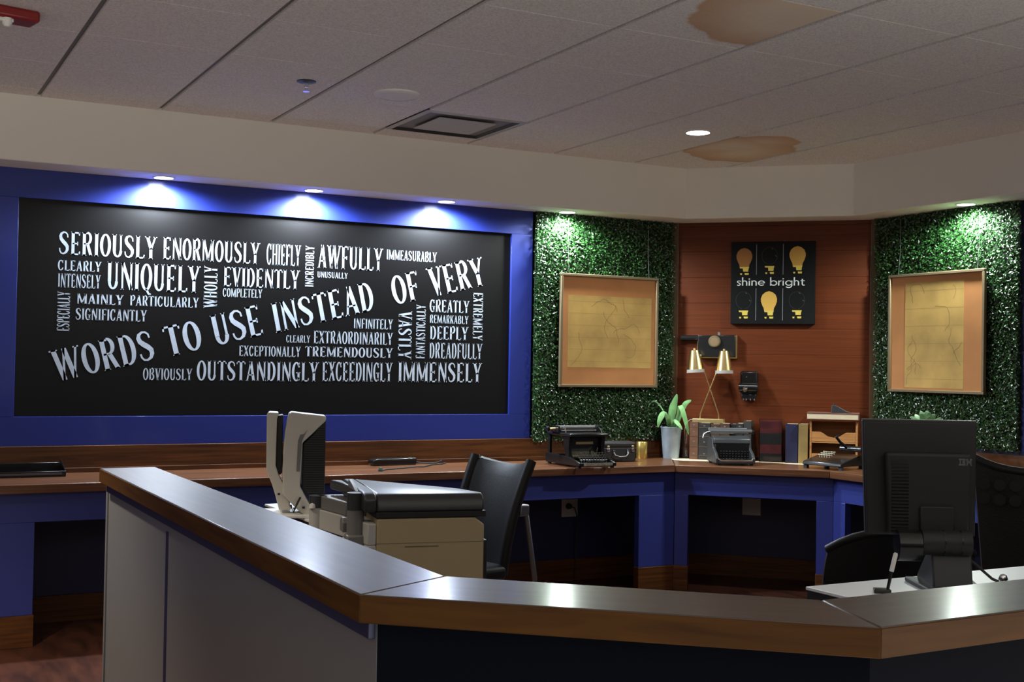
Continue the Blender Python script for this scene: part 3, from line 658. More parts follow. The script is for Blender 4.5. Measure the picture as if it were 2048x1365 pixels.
MB().tube([(.07, .13, .105), (.085, .155, .135), (.088, .165, .09)], .005, 8).build('margin_lever', chrome, t, smooth=True)
key_part(t, [(-.088 + .0195 * k + .005 * r, .05 + .026 * r, .048 + .012 * r) for r in range(4) for k in range(10)], .0078, steel, keyface)
MB().box(-.065, .065, .018, .032, .036, .046).build('space_bar', black, t, bevel=.003)
MB().box(-.10, .10, -.002, .0, .016, .032).build('front_label', mat('worn_nickel', (.42, .38, .30), .4, .7, var=.4, vs_=60), t)
# small black case with a handle
t = thing('typewriter_case', 'small black carrying case with a chrome handle behind the antique typewriter', 'case', (3.44, .765, Z0), -6)
MB().box(0, .245, 0, .12, .002, .088).build('case_body', blackm, t, bevel=.006)
MB().box(-.002, .247, -.002, .122, .0905, .130).build('case_lid', blackm, t, bevel=.014, seg=3)
MB().box(-.001, .246, -.003, .0, .087, .092).build('rim_strip', steel, t)
MB().tube([(.085, -.006, .062), (.088, -.016, .045), (.12, -.022, .035), (.165, -.022, .038), (.182, -.016, .052), (.184, -.006, .066)], .004, 8).build('handle', steel, t, smooth=True)
for x in (.187, .084): MB().box(x - .007, x + .007, -.008, 0, .055, .078).build('handle_mount', chrome, t, bevel=.002)
for x in (.222, .045):
    l = MB().box(x - .009, x + .009, -.007, 0, .066, .088).build('latch', chrome, t, bevel=.003); MB().box(x - .008, x + .008, -.006, 0, .094, .106).build('catch', brassl, l, bevel=.002)
# gold tin
t = thing('gold_canister', 'plain gold cylinder canister between the black case and the zinc pot', 'canister', (3.885, .965, Z0))
MB().lathe([(.036, 0), (.038, .003), (.038, .110), (.036, .113), (.034, .113), (.034, .01)], n=32, cap=(True, True)).build('body', gold_tin, t, smooth=True)
# zinc pot with plant
t = thing('potted_plant', 'green strap-leaved plant in a tall galvanised pot at the desk corner', 'potted plant', (4.09, .915, Z0))
MB().lathe([(.052, 0), (.054, .004), (.070, .205), (.074, .210), (.074, .214), (.068, .214), (.066, .19), (.0001, .188)], n=36, cap=(True, False)).build('pot', zinc, t, smooth=True)
MB().lathe([(.067, .196), (.03, .203), (.0001, .205)], n=20, cap=(False, False)).build('soil', soil, t)
def strap(pts, wd, parent, m=leaf_m, name='leaf', tip=.15):
    pts = [Vector(p) for p in pts]; n = 14; cur = []
    for k in range(n + 1):   # Catmull-Rom through pts
        f = k / n * (len(pts) - 1); i = min(int(f), len(pts) - 2); u = f - i
        p0, p1, p2, p3 = pts[max(i - 1, 0)], pts[i], pts[i + 1], pts[min(i + 2, len(pts) - 1)]
        cur.append(.5 * ((2 * p1) + (p2 - p0) * u + (2 * p0 - 5 * p1 + 4 * p2 - p3) * u * u + (3 * p1 - p0 - 3 * p2 + p3) * u ** 3))
    view = Vector((-.35, -.94, .25)).normalized(); grid = []
    for k, p in enumerate(cur):
        d = (cur[min(k + 1, n)] - cur[max(k - 1, 0)]).normalized(); s_ = d.cross(view).normalized(); s_ = (s_ + Vector((0, 0, .001))).normalized()
        nn = s_.cross(d).normalized(); f = k / n; ww = wd * (.45 + 1.1 * f) if f < .5 else wd * (1.0 - max(0, (f - .62) / .38) ** 1.5 * (1 - tip)); ww = min(ww, wd)
        grid.append([p - s_ * ww, p - nn * (-.18 * ww), p + s_ * ww])
    MB().sheet(grid, (0.0006, .0012, .0006)).build(name, m, parent, smooth=True)
# local x = camera right at the pot is about (.85,-.52)
def PL(a, z, b=0): return (.86 * a + .45 * b, -.50 * a + .80 * b, z)   # a: sideways, b: away from the viewer
strap([PL(.0, .20), PL(.005, .28), PL(.015, .36), PL(.035, .435, -.01)], .024, t)
strap([PL(-.01, .20), PL(-.012, .30), PL(-.004, .375)], .010, t)
strap([PL(.015, .20), PL(.045, .30, -.02), PL(.055, .355, -.03), PL(.075, .31, -.05), PL(.10, .22, -.05), PL(.112, .165, -.05)], .017, t)
strap([PL(.03, .20, .02), PL(.07, .31, .02), PL(.095, .37, .02), PL(.135, .395, .02)], .017, t)
strap([PL(-.01, .20), PL(-.035, .285, -.02), PL(-.06, .30, -.03), PL(-.085, .26, -.05), PL(-.095, .21, -.05)], .019, t)
strap([PL(.0, .20), PL(.015, .255, -.04), PL(.04, .235, -.08), PL(.065, .20, -.09)], .013, t)
strap([PL(-.02, .20), PL(-.05, .31, .01), PL(-.11, .385, .02), PL(-.155, .35, .02), PL(-.155, .24, .02)], .0045, t, name='thin_leaf')
strap([PL(-.0, .20), PL(.0, .26, .02), PL(.02, .32, .04)], .016, t, mat('plant_leaf_dark', (.10, .18, .05), .5))
strap([PL(.0, .20), PL(-.02, .25, -.03), PL(-.03, .27, -.04)], .014, t, mat('plant_leaf_dark', (.10, .18, .05), .5))
# clear vase
t = thing('glass_vase', 'clear wrapped glass bottle standing between the zinc pot and the books', 'vase', CW(2.337, .095, Z0))
MB().lathe([(.032, .0), (.040, .01), (.042, .10), (.030, .155), (.012, .185), (.014, .21), (.011, .21), (.009, .185), (.027, .153), (.038, .10), (.036, .014), (.0001, .012)], n=28, cap=(True, False)).build('body', clear, t, smooth=True)
# paper runner
def flat(name, label, cat, poly, m, z, th=.0012):
    c = Vector((sum(p[0] for p in poly) / len(poly), sum(p[1] for p in poly) / len(poly), z))
    o = MB().prism([(p[0] - c.x, p[1] - c.y) for p in poly], 0, th, 'xy').build(name, m); o.location = c; return tag(o, label, cat)
flat('paper_runner', 'cream paper runner with wavy edge lying under the books and typewriter', 'paper', [CW(2.25, .19)[:2], CW(2.28, .30)[:2], CW(2.36, .335)[:2], CW(2.62, .30)[:2], CW(2.78, .22)[:2], CW(2.93, .205)[:2], CW(3.04, .285)[:2], CW(3.16, .285)[:2], CW(3.30, .235)[:2], CW(3.30, .12)[:2], CW(2.30, .12)[:2]], paper, Z0)
# books
BR = []
def book(u0, u1, h, d, cover, label, lean=0, pages=paper, bands=True, off=.03, group='old books standing along the corner wall'):
    w_ = u1 - u0; t = thing('book', label, 'book', CW(u0, off, Z0 + .0014), -45, group)
    if lean: t.rotation_euler = (0, math.radians(lean), math.radians(-45))
    MB().box(0, w_, -d, -d + .004, 0, h).box(0, .003, -d, 0, 0, h).box(w_ - .003, w_, -d, 0, 0, h).build('cover', cover, t, bevel=.0015)
    MB().box(.003, w_ - .003, -d + .005, -.004, .003, h - .004).build('pages', pages, t)
    if bands:
        b = MB()
        for f in (.10, .34, .62, .86): b.box(.001, w_ - .001, -d - .0016, -d, h * f, h * f + .004)
        b.build('spine_band', mat('spine_band', (.11, .075, .045), .5), t)
        g = MB()
        for f in (.16, .48, .74, .92):
            g.prism([(w_ / 2 - .009, h * f), (w_ / 2, h * f - .005), (w_ / 2 + .009, h * f), (w_ / 2, h * f + .005)], -d - .0012, -d, 'xz')
        g.build('spine_ornament', mat('spine_silver', (.16, .145, .12), .5), t)
    return t
brown_c = mat('book_brown', (.125, .052, .025), .6, var=.25, vs_=25); char_c = mat('book_charcoal', (.022, .021, .022), .55, var=.2); umber_c = mat('book_umber', (.060, .028, .017), .6, var=.2)
book(2.374, 2.432, .252, .17, brown_c, 'brown leather book standing at the left end of the row behind the grey typewriter')
book(2.434, 2.512, .246, .17, char_c, 'thick charcoal book with silver ornaments beside the brown leather book')
book(2.514, 2.575, .240, .165, umber_c, 'umber book directly behind the brass lamp base, left of the thin dark one')
book(2.577, 2.640, .246, .165, umber_c, 'second umber book behind the grey typewriter, under the right end of the lamp base')
book(2.643, 2.680, .243, .14, mat('book_black', (.010, .009, .009), .6), 'thin black book sunk back in the row behind the grey typewriter', bands=False)
book(2.683, 2.730, .250, .165, char_c, 'charcoal book with gilt top behind the right half of the grey typewriter')
book(2.733, 2.782, .268, .165, mat('book_slate', (.035, .034, .033), .55), 'tallest slate book at the right end of the row behind the grey typewriter', bands=False, pages=mat('gilt_pages', (.5, .36, .12), .5))
book(3.006, 3.086, .256, .175, mat('book_navy', (.014, .016, .055), .5), 'navy blue book standing right of the clear acrylic box', bands=False)
book(3.089, 3.150, .258, .175, mat('book_olive', (.30, .215, .075), .6, var=.12), 'olive tan book leaning on the wooden desk organizer', bands=False)
# acrylic box with red sheets
t = thing('acrylic_holder', 'clear acrylic box with a red and black insert left of the navy book', 'holder', CW(2.834, .06, Z0 + .0014), -45)
a = .150
MB().box(0, a, -.13, -.127, .004, .285).box(0, .003, -.127, 0, .004, .285).box(a - .003, a, -.127, 0, .004, .285).box(0, a, -.13, 0, 0, .004).box(0, a, -.003, 0, .004, .285).build('clear_case', clear, t)
MB().box(.006, a - .006, -.120, -.118, .19, .275).box(.006, a - .006, -.120, -.118, .09, .115).box(.006, a - .006, -.12, -.118, .055, .09).build('red_insert', mat('insert_red', (.16, .018, .022), .6, var=.25), t)
MB().box(.006, a - .006, -.1195, -.117, .006, .055).box(.006, a - .006, -.1195, -.117, .115, .19).build('dark_insert', mat('insert_dark', (.022, .022, .026), .6), t)
# wooden organizer
t = thing('desk_organizer', 'honey coloured wooden desk organizer with two scooped trays at the right of the corner desk', 'organizer', CW(3.163, .03, Z0 + .0014), -45)
ow, oh, od = .300, .282, .21; k = .012
MB().box(0, k, -od, 0, 0, oh).box(ow - k, ow, -od, 0, 0, oh).box(k, ow - k, -.008, 0, 0, oh).box(-.0005, ow + .0005, -od - .001, 0, oh, oh + .010).box(k, ow - k, -od, 0, 0, .008).box(k, ow - k, -od, -.008, .140, .148).build('case', pine, t, bevel=.001)
def tray(z):
    w_ = ow - 2 * k - .002; pts = [(0, 0), (w_, 0), (w_, .062), (w_ * .80, .062), (w_ * .72, .05), (w_ * .64, .034), (w_ * .5, .026), (w_ * .36, .034), (w_ * .28, .05), (w_ * .20, .062), (0, .062)]
    o = MB().prism([(x + k + .001, zz + z) for x, zz in pts], -od + .001, -od + .010, 'xz').box(k + .001, ow - k - .001, -od + .01, -.012, z, z + .006).build('tray', pine, t, bevel=.001); return o
tray(.009); tray(.150)
MB().box(k + .01, ow - k - .01, -od + .03, -.02, .016, .02).build('tray_lining', blackm, t)
t = thing('closed_book', 'thick cream-paged book lying flat on top of the wooden organizer', 'book', CW(3.142, .025, Z0 + .0014 + oh + .0105), -45)
MB().box(.004, .326, -.232, -.002, .003, .040).build('pages', mat('page_block', (.66, .55, .38), .8, var=.1, stretch=(1, 1, 12)), t, bevel=.002)
MB().box(0, .33, -.235, 0, .040, .044).box(0, .33, -.235, 0, 0, .003).box(.326, .33, -.235, 0, .003, .04).build('cover', mat('book_rust', (.16, .06, .045), .6), t, bevel=.001)
t = thing('hole_punch', 'dark grey wedge-shaped desk punch in front of the book on the organizer', 'punch', CW(3.275, .232, Z0 + .0014 + oh + .0105), -45)
t.location.z += .044
t.location = CW(3.290, .130, Z0 + .0014 + oh + .0105 + .0445)
MB().prism([(0, 0), (.13, 0), (.13, .004), (.10, .012), (.05, .040), (.018, .052), (.008, .046), (.006, .006)], -.075, -.035, 'xz').build('body', dgrey, t, bevel=.003)
MB().lathe([(.006, .048), (.006, .058), (.0001, .062)], (.018, -.055, 0), 10).build('pivot', chrome, t)
# grey portable typewriter
t = thing('typewriter', 'low grey-black portable typewriter in front of the books on the corner desk', 'typewriter', (4.012, .322, Z0), -25)
w2 = .252
MB().prism([(.0, .012), (.0, .045), (.03, .075), (.10, .105), (.12, .165), (.24, .170), (.27, .12), (.27, .012)], 0, .018, 'yz').prism([(.0, .012), (.0, .045), (.03, .075), (.10, .105), (.12, .165), (.24, .170), (.27, .12), (.27, .012)], w2 - .018, w2, 'yz').box(.018, w2 - .018, .10, .27, .012, .105).box(.018, w2 - .018, 0, .012, .012, .030).box(.018, w2 - .018, .012, .10, .012, .02).build('body', dgrey, t, bevel=.006, seg=3)
MB().prism([(.095, .132), (.105, .165), (.135, .180), (.20, .180), (.215, .165), (.20, .132)], .006, w2 - .006, 'yz').build('ribbon_cover', dgrey, t, bevel=.008, seg=3)
MB().box(.02, w2 - .02, .098, .104, .04, .134).build('front_plate', black, t)
MB().tube([(-.01, .20, .205), (w2 + .025, .20, .205)], .016, 16).build('platen', mat('platen_rubber', (.075, .075, .08), .5), t, smooth=True)
MB().box(.0, w2, .215, .24, .19, .228).build('paper_table', mat('grey_enamel', (.12, .13, .14), .4), t, bevel=.003)
for x in (-.022, w2 + .025): MB().lathe([(.010, x), (.014, x + .003), (.014, x + .015), (.010, x + .018)], (0, .20, .205), 14, 'x').build('platen_knob', black, t, smooth=True)
MB().tube([(.0, .185, .198), (w2, .185, .198)], .0035, 8).build('chrome_rail', chrome, t, smooth=True)
MB().tube([(.01, .19, .205), (-.02, .18, .203), (-.045, .165, .19), (-.055, .15, .165)], [.003, .004, .0045, .003], 8).build('return_lever', steel, t, smooth=True)
key_part(t, [(.036 + .0195 * q + .005 * r, .028 + .02 * r, .042 + .014 * r) for r in range(4) for q in range(10)], .0068, black, keyface)
MB().tube([(.014, .004, .046), (.03, -.012, .034), (w2 - .03, -.012, .034), (w2 - .014, .004, .046)], .0055, 8).build('chrome_bumper', chrome, t, smooth=True)
MB().box(.07, w2 - .07, .012, .022, .034, .04).build('space_bar', black, t, bevel=.002)
for x in (.03, .045, w2 - .03, w2 - .05): MB().lathe([(.004, 0), (.004, .004), (.0001, .006)], (x, .096, .118 - (.012 if x in (.045, w2 - .05) else 0)), 8, 'y').build('stud', chrome, t)
for x in (.02, w2 - .02):
    for y in (.02, .25): MB().lathe([(.010, 0), (.012, .013)], (x, y, 0), 10).build('foot', rubber, t)
# glossy black typewriter half hidden by the monitor
t = thing('typewriter', 'glossy black portable typewriter with cream keys in front of the wooden organizer', 'typewriter', (4.50, -.176, Z0), -76)
MB().prism([(.0, .022), (.005, .045), (.10, .064), (.22, .088), (.26, .084), (.28, .06), (.28, .021)], -.20, .08, 'yz').build('body', black, t, bevel=.006, seg=3)
for x in (-.185, .065):
    for y in (.02, .25): MB().box(x - .012, x + .012, y - .012, y + .012, 0, .021).build('foot', rubber, t)
key_part(t, [(-.105 + .018 * q + .003 * r, .045 + .022 * r, .088 + .009 * r) for r in range(3) for q in range(5)], .0080, keycream, keycream)
MB().tube([(-.05, .20, .125), (.10, .20, .125)], .018, 16).build('platen', black, t, smooth=True)
MB().tube([(.0, .19, .13), (-.03, .16, .165), (-.035, .12, .20), (.0, .09, .21)], .009, 8).build('return_lever', black, t, smooth=True)
# brass lamp standing on the books
t = thing('desk_lamp', 'brass desk lamp with two cone shades on crossed rods standing on the books', 'lamp', CW(2.390, .115, Z0 + .262), -45)
MB().box(.0, .208, -.075, .01, -.0130, .012).build('base', brassl, t, bevel=.002)
for pts in ([(.045, -.03, .012), (.047, -.03, .045), (.175, -.034, .385), (.205, -.034, .455)], [(.172, -.03, .012), (.170, -.03, .045), (.05, -.028, .385), (.042, -.028, .440)]):
    MB().tube(pts, .0042, 10).build('rod', brass, t, smooth=True)
for cx, tilt, top_z in ((.004, 4, .475), (.203, 1, .472)):
    sh = MB().lathe([(.026, 0), (.030, -.003), (.056, -.128), (.059, -.152), (.0575, -.152), (.054, -.128), (.028, -.006)], n=36, cap=(True, False)).build('shade', brass, t, smooth=True)
    sh.location = (cx, -.045, top_z); sh.rotation_euler.y = math.radians(-tilt)
    MB().lathe([(.0585, -.131), (.0605, -.1525), (.0585, -.1525)], n=36, cap=(False, False)).build('rim_band', mat('frosted_rim', (.30, .28, .26), .5), sh, smooth=True)
    MB().lathe([(.008, 0), (.008, .010), (.004, .014)], n=12).build('finial', brassl, sh)
    MB().lathe([(.024, -.05), (.030, -.09), (.020, -.12), (.0001, -.128)], n=16, cap=(True, False)).build('bulb', mat('bulb_off', (.6, .58, .55), .3), sh, smooth=True)
MB().lathe([(.009, -.008), (.009, .008)], (.042, -.03, .440), 12, 'x').lathe([(.009, -.008), (.009, .008)], (.195, -.036, .45), 12, 'x').build('joint', brassl, t)
cd = MB().tube([(.0, -.02, .0), (-.02, -.02, .004), (-.05, -.02, -.02), (-.06, -.01, -.08), (-.065, .05, -.20), (-.06, .09, -.255)], .0025, 8).build('cord', lgrey, t, smooth=True)
# succulent behind the black monitor
t = thing('succulent', 'small pale green succulent peeking over the top of the black monitor', 'potted plant', (4.755, -.695, Z0))
MB().lathe([(.05, 0), (.065, .27), (.068, .28), (.06, .28), (.0001, .27)], n=24, cap=(True, False)).build('pot', lgrey, t, smooth=True)
for k in range(16):
    a = k * 2.4; r = .02 + .0075 * k; z = .385 - .0040 * k
    strap([(.01 * math.cos(a), .01 * math.sin(a), .27), (r * .6 * math.cos(a), r * .6 * math.sin(a), z - .03), (r * math.cos(a), r * math.sin(a), z)], .017, t, mat('succulent_leaf', (.24, .40, .22), .45, var=.2), tip=.2)
# left end of the desk: tray, power box and cord
t = thing('letter_tray', 'low black letter tray at the far left end of the wall desk', 'tray', (-.32, .80, Z0))
MB().box(0, .50, 0, .20, 0, .006).box(0, .50, 0, .006, .006, .030).box(0, .50, .194, .20, .006, .060).box(0, .006, .006, .194, .006, .045).prism([(0, .006), (0, .03), (.16, .075), (.194, .075), (.194, .006)], .494, .50, 'yz').build('tray_shell', black, t, bevel=.002)
MB().box(.02, .48, -.0015, 0, .012, .022).build('front_label', mat('slot_grey', (.10, .10, .11), .4), t)
t = thing('power_adapter', 'long black power box lying on the wall desk left of the chair', 'power box', (1.925, .945, Z0), 4)
MB().prism([(0, .012), (.010, .002), (.285, .0), (.295, .006), (.295, .040), (.285, .044), (.03, .042), (0, .034)], -.03, .045, 'xz').build('case', black, t, bevel=.008, seg=3)
MB().box(.02, .28, -.0305, -.03, .030, .033).build('seam', dgrey, t)
MB().tube([(.295, .01, .018), (.34, .0, .008), (.40, .0, .005), (.44, -.01, .006), (.47, -.02, .02), (.45, -.04, .012), (.50, -.02, .006), (.44, -.07, .005), (.36, -.10, .005), (.25, -.20, .004), (.18, -.245, .010), (.10, -.24, .004), (-.03, -.28, .004), (-.10, -.34, .004)], .0042, 8).build('cord', rubber, t, smooth=True)
MB().lathe([(.012, 0), (.016, .006), (.010, .02), (.0001, .024)], (-.105, -.345, .0), 10).build('cord_plug', mat('plug_green', (.03, .06, .04), .4), t)

# ------------------------------------------------------------------ machines behind the counter
# two-part grey monitor seen from its edge; local x = to the viewer's right, y = away
t = thing('monitor', 'pale grey two-part computer monitor seen edge-on above the left counter', 'monitor', (.773, -1.127, DESK), -17)
q = 1 / 497.
def MP(l): return [((x - 590) * q, (1030 - y) * q) for x, y in l]
MB().prism(MP([(533, 832), (537, 825), (556, 826), (553, 838), (552, 930), (558, 948), (572, 975), (584, 1017), (560, 1017), (553, 990), (545, 965), (534, 940)]), -.05, .10, 'xz').build('stand_arm', cream, t, bevel=.004)
MB().prism(MP([(553, 832), (565, 830), (565, 945), (560, 949), (552, 945)]), -.035, .085, 'xz').build('arm_back', blackm, t, bevel=.004)
MB().tube([(-.062, .01, .222), (-.02, .01, .222)], .019, 16).build('tilt_pivot', blackm, t, smooth=True)
MB().prism(MP([(576, 826), (582, 824), (648, 831), (648, 840), (622, 866), (603, 884), (600, 970), (618, 1003), (632, 1020), (630, 1033), (612, 1030), (592, 1012), (566, 985), (566, 900), (569, 860)]), -.075, .06, 'xz').build('screen_shell', cream, t, bevel=.006, seg=3)
vp = MB().prism(MP([(648, 832), (648, 1010), (636, 1024), (604, 972), (605, 886), (624, 868)]), -.068, .185, 'xz').build('vent_back', blackm, t, bevel=.003)
rb = MB()
for k in range(34):
    z = .05 + k * .0092; x0 = .032 if .12 < z < .29 else (.03 + max(0, (.12 - z) * .62) if z <= .12 else .032 + (z - .29) * .9); rb.box(x0 + .004, .112, -.0715, -.068, z, z + .0035)
rb.build('vent_ridge', dgrey, vp)
MB().prism(MP([(606, 866), (612, 858), (602, 880), (599, 940), (592, 940), (594, 880), (598, 868)]), -.0765, -.070, 'xz').build('shell_recess', grey, t)
MB().prism([(-.14, -.10), (.11, -.13), (.11, .13), (-.14, .13)], .0, .012, 'xy').build('foot_plate', white, t, bevel=.003)
MB().tube([(-.015, -.083, .05), (-.005, -.085, .02), (.012, -.083, .06), (.022, -.083, .08)], .004, 8).build('cable', rubber, t, smooth=True)
for x, z in ((-.062, .092), (.035, .038), (.0, .035)): MB().box(x - .005, x + .005, -.0775, -.074, z - .004, z + .004).build('socket', blackm, t)
# multifunction printer
t = thing('printer', 'large beige and charcoal office printer standing behind the counter corner', 'printer', (.806, -1.925, .010), -12)
pw, pd = .385, .50
MB().prism([(0, .46), (pw, .46), (pw, .835), (pw - .035, .862), (0, .862)], 0, pd, 'xz').build('body', beige, t, bevel=.006)
MB().box(.02, pw - .02, .02, pd - .02, -.010, .46).build('paper_cabinet', beige, t, bevel=.004)
MB().box(pw - .002, pw + .012, .004, pd, .46, .78).build('side_trim', blackm, t, bevel=.002)
MB().box(.10, .22, -.0015, .002, .762, .766).box(.0, pw, -.0012, .002, .776, .7772).build('panel_groove', mat('dark_beige_groove', (.19, .15, .08), .6), t)  # darker beige lines across the front panel
MB().box(-.003, pw + .004, -.004, pd, .864, .885).build('gasket', blackm, t, bevel=.002)
lp = [(-.006, .886), (-.004, .922), (.012, .941), (.035, .948), (.30, .952), (.50, .953), (.50, .886)]
lidm = MB(); nx = 7
for i in range(nx):   # the cover falls away towards its rear right corner
    x = (pw - .004) * i / (nx - 1)
    for (y, z) in lp: lidm.v.append((x, y, .886 + (z - .886) * (1 - .58 * (x / pw) * max(0, y) / .5)))
k = len(lp)
for i in range(nx - 1):
    for j in range(k): lidm.f.append((i * k + j, i * k + (j + 1) % k, (i + 1) * k + (j + 1) % k, (i + 1) * k + j))
lidm.f += [tuple(range(k)), tuple((nx - 1) * k + j for j in range(k))[::-1]]
lidm.build('lid', lid_m, t, bevel=.006, seg=3)
MB().prism([(-.006, .886), (-.008, .93), (.010, .946), (.05, .952), (.50, .954), (.50, .886)], -.045, -.001, 'yz').build('lid_end', lid_m, t, bevel=.008, seg=3)
MB().prism([(-.046, .22), (-.046, pd), (-.095, pd + .01), (-.07, pd - .12)], .915, .950, 'xy').build('lid_wing', lid_m, t, bevel=.008)
MB().prism([(.10, .945), (.16, .962), (.24, .975), (.27, .975), (.27, .945)], -.060, -.046, 'yz').build('lid_fin', grey, t, bevel=.004)
# hinge side, facing left and flaring towards the back
side = [(-.001, .0), (-.03, .0), (-.045, .10), (-.15, pd - .02), (-.15, pd), (-.001, pd)]
MB().prism(side, .77, .845, 'xy').build('rear_rail', lgrey, t, bevel=.004)
MB().prism(side, .46, .64, 'xy').build('rear_lower_cover', lgrey, t, bevel=.004)
MB().prism([(-.001, .0), (-.028, .0), (-.043, .10), (-.085, .24), (-.001, .24)], .64, .77, 'xy').build('rear_column', lgrey, t, bevel=.004)
MB().prism([(-.002, .2), (-.07, .24), (-.13, pd - .03), (-.002, pd - .02)], .64, .77, 'xy').build('rear_recess', blackm, t)
MB().prism([(-.001, .22), (-.075, .22), (-.145, pd - .02), (-.145, pd), (-.001, pd)], .846, .895, 'xy').build('output_shelf', grey, t, bevel=.004)
MB().tube([(-.060, .085, .80), (-.060, .085, .885)], .030, 18).build('hinge_post', grey, t, smooth=True)
MB().tube([(-.060, .085, .885), (-.060, .085, .945)], .031, 18).build('hinge_cap', lid_m, t, smooth=True)
MB().box(-.095, -.035, .045, .115, .64, .80).build('hinge_block', grey, t, bevel=.006)
MB().box(-.098, -.095, .060, .066, .700, .735).box(-.098, -.095, .087, .093, .700, .735).box(-.098, -.095, .066, .087, .700, .706).box(-.098, -.095, .066, .087, .729, .735).build('hinge_clip', white, t, bevel=.001)
MB().prism([(.13, .80), (.20, .80), (.20, .835), (.185, .85), (.145, .85), (.13, .835)], -.098, -.06, 'yz').build('latch', grey, t, bevel=.003)
MB().tube([(-.145, pd - .03, .74), (-.145, pd - .03, .85)], .030, 18).build('hinge_post', lgrey, t, smooth=True)
MB().tube([(-.145, pd - .03, .85), (-.145, pd - .03, .895)], .031, 18).build('hinge_cap', lid_m, t, smooth=True)
MB().lathe([(.014, 0), (.012, .014), (.0001, .02)], (-.165, pd - .05, .85), 12).build('hinge_button', white, t, smooth=True)
# black flat-panel monitor seen from behind
t = thing('monitor', 'black computer monitor seen from behind on the white table at right', 'monitor', (1.915, -3.315, DESK), -33)
Zb = .125
MB().prism([(-.162, .475 - .0), (.160, .475), (.158, Zb + .02), (-.150, Zb + .02)], .0, .022, 'xz').build('bezel', blackm, t, bevel=.004)
MB().prism([(-.158, .470), (.156, .470), (.154, Zb + .025), (-.148, Zb + .025)], -.010, .0, 'xz').build('back_rim', blackm, t, bevel=.003)
hs = MB().prism([(-.105, .385), (.135, .385), (.128, .150), (-.095, .150)], -.045, -.010, 'xz').build('rear_housing', blackm, t, bevel=.010, seg=3)
sl = MB()
for k in range(22): sl.box(-.088, -.04, -.0462, -.0448, .16 + k * .0095, .164 + k * .0095)
sl.build('vent_slot', black, hs)
MB().box(-.162, .160, .004, .020, .4752, .4775).build('top_edge', mat('edge_grey', (.16, .16, .17), .4), t)
MB().box(-.01, .085, -.056, -.045, .15, .235).build('bracket', blackm, t, bevel=.004)
MB().tube([(-.01, -.065, .135), (.125, -.065, .135)], .036, 24).build('hinge_barrel', blackm, t, smooth=True)
MB().tube([(-.075, -.060, .125), (-.012, -.060, .125)], .045, 24).build('hinge_cover', black, t, smooth=True)
MB().tube([(.048, -.065, .135), (.051, -.065, .135)], .0365, 24).tube([(.095, -.065, .135), (.098, -.065, .135)], .0365, 24).build('barrel_groove', black, t)
MB().prism([(-.055, .14), (-.005, .10), (.10, .02), (.10, .0), (-.09, .0)], .02, .13, 'yz').build('neck', mat('monitor_neck', (.038, .038, .042), .45), t, bevel=.006)
MB().prism([(.0, -.14), (.15, -.14), (.17, .08), (-.02, .08)], 0, .014, 'xy').build('stand_base', blackm, t, bevel=.004)
MB().tube([(.11, -.06, .10), (.15, -.05, .07), (.20, -.02, .03), (.26, .0, .004)], .004, 8).build('cable', rubber, t, smooth=True)
lg = MB(); lh = .020
def slat(x0, x1, rows):
    for r in rows: lg.box(x0, x1, -.0458, -.0449, .352 + r * lh / 8, .352 + r * lh / 8 + lh / 8 * .62)
X = .098; a = .0011
slat(X, X + .008, (0, 1, 6, 7)); slat(X + .0025, X + .0055, (2, 3, 4, 5))
slat(X + .009, X + .018, (0, 1, 6, 7)); slat(X + .0105, X + .0135, (2, 5)); slat(X + .0105, X + .017, (3, 4)); slat(X + .0155, X + .0185, (2, 5))
slat(X + .020, X + .0245, (0, 7)); slat(X + .020, X + .0255, (7, 6)); slat(X + .0215, X + .0245, (1, 2, 3, 4)); slat(X + .0315, X + .0345, (1, 2, 3, 4)); slat(X + .0305, X + .036, (6, 7)); slat(X + .0315, X + .036, (0,)); slat(X + .0215, X + .027, (5,)); slat(X + .0290, X + .0345, (5,)); slat(X + .0255, X + .0305, (3, 4)); slat(X + .0268, X + .0292, (2,))
lg.build('logo', mat('logo_grey', (.20, .20, .20), .4), hs)
# counter pen
t = thing('counter_pen', 'white pen on a black swivel base standing on the right white table', 'pen', (1.745, -3.355, DESK), -30)
MB().prism([(-.035, -.018), (.012, -.022), (.014, .014), (-.030, .016)], 0, .012, 'xy').build('base', black, t, bevel=.003)
MB().tube([(.006, -.004, .010), (.016, -.004, .060)], .0045, 10).build('holder', black, t, smooth=True)
MB().tube([(.016, -.004, .060), (.027, -.004, .108), (.028, -.004, .112)], [.0062, .0062, .004], 10).build('barrel', white, t, smooth=True)
t = thing('chrome_knob', 'small chrome knob standing on the white table at far right', 'bell', (1.805, -3.70, DESK))  # small chrome knob of unknown use
MB().lathe([(.012, 0), (.006, .01), (.005, .075), (.010, .080), (.012, .090), (.008, .100), (.0001, .103)], n=16, cap=(True, False)).build('stem', chrome, t, smooth=True)

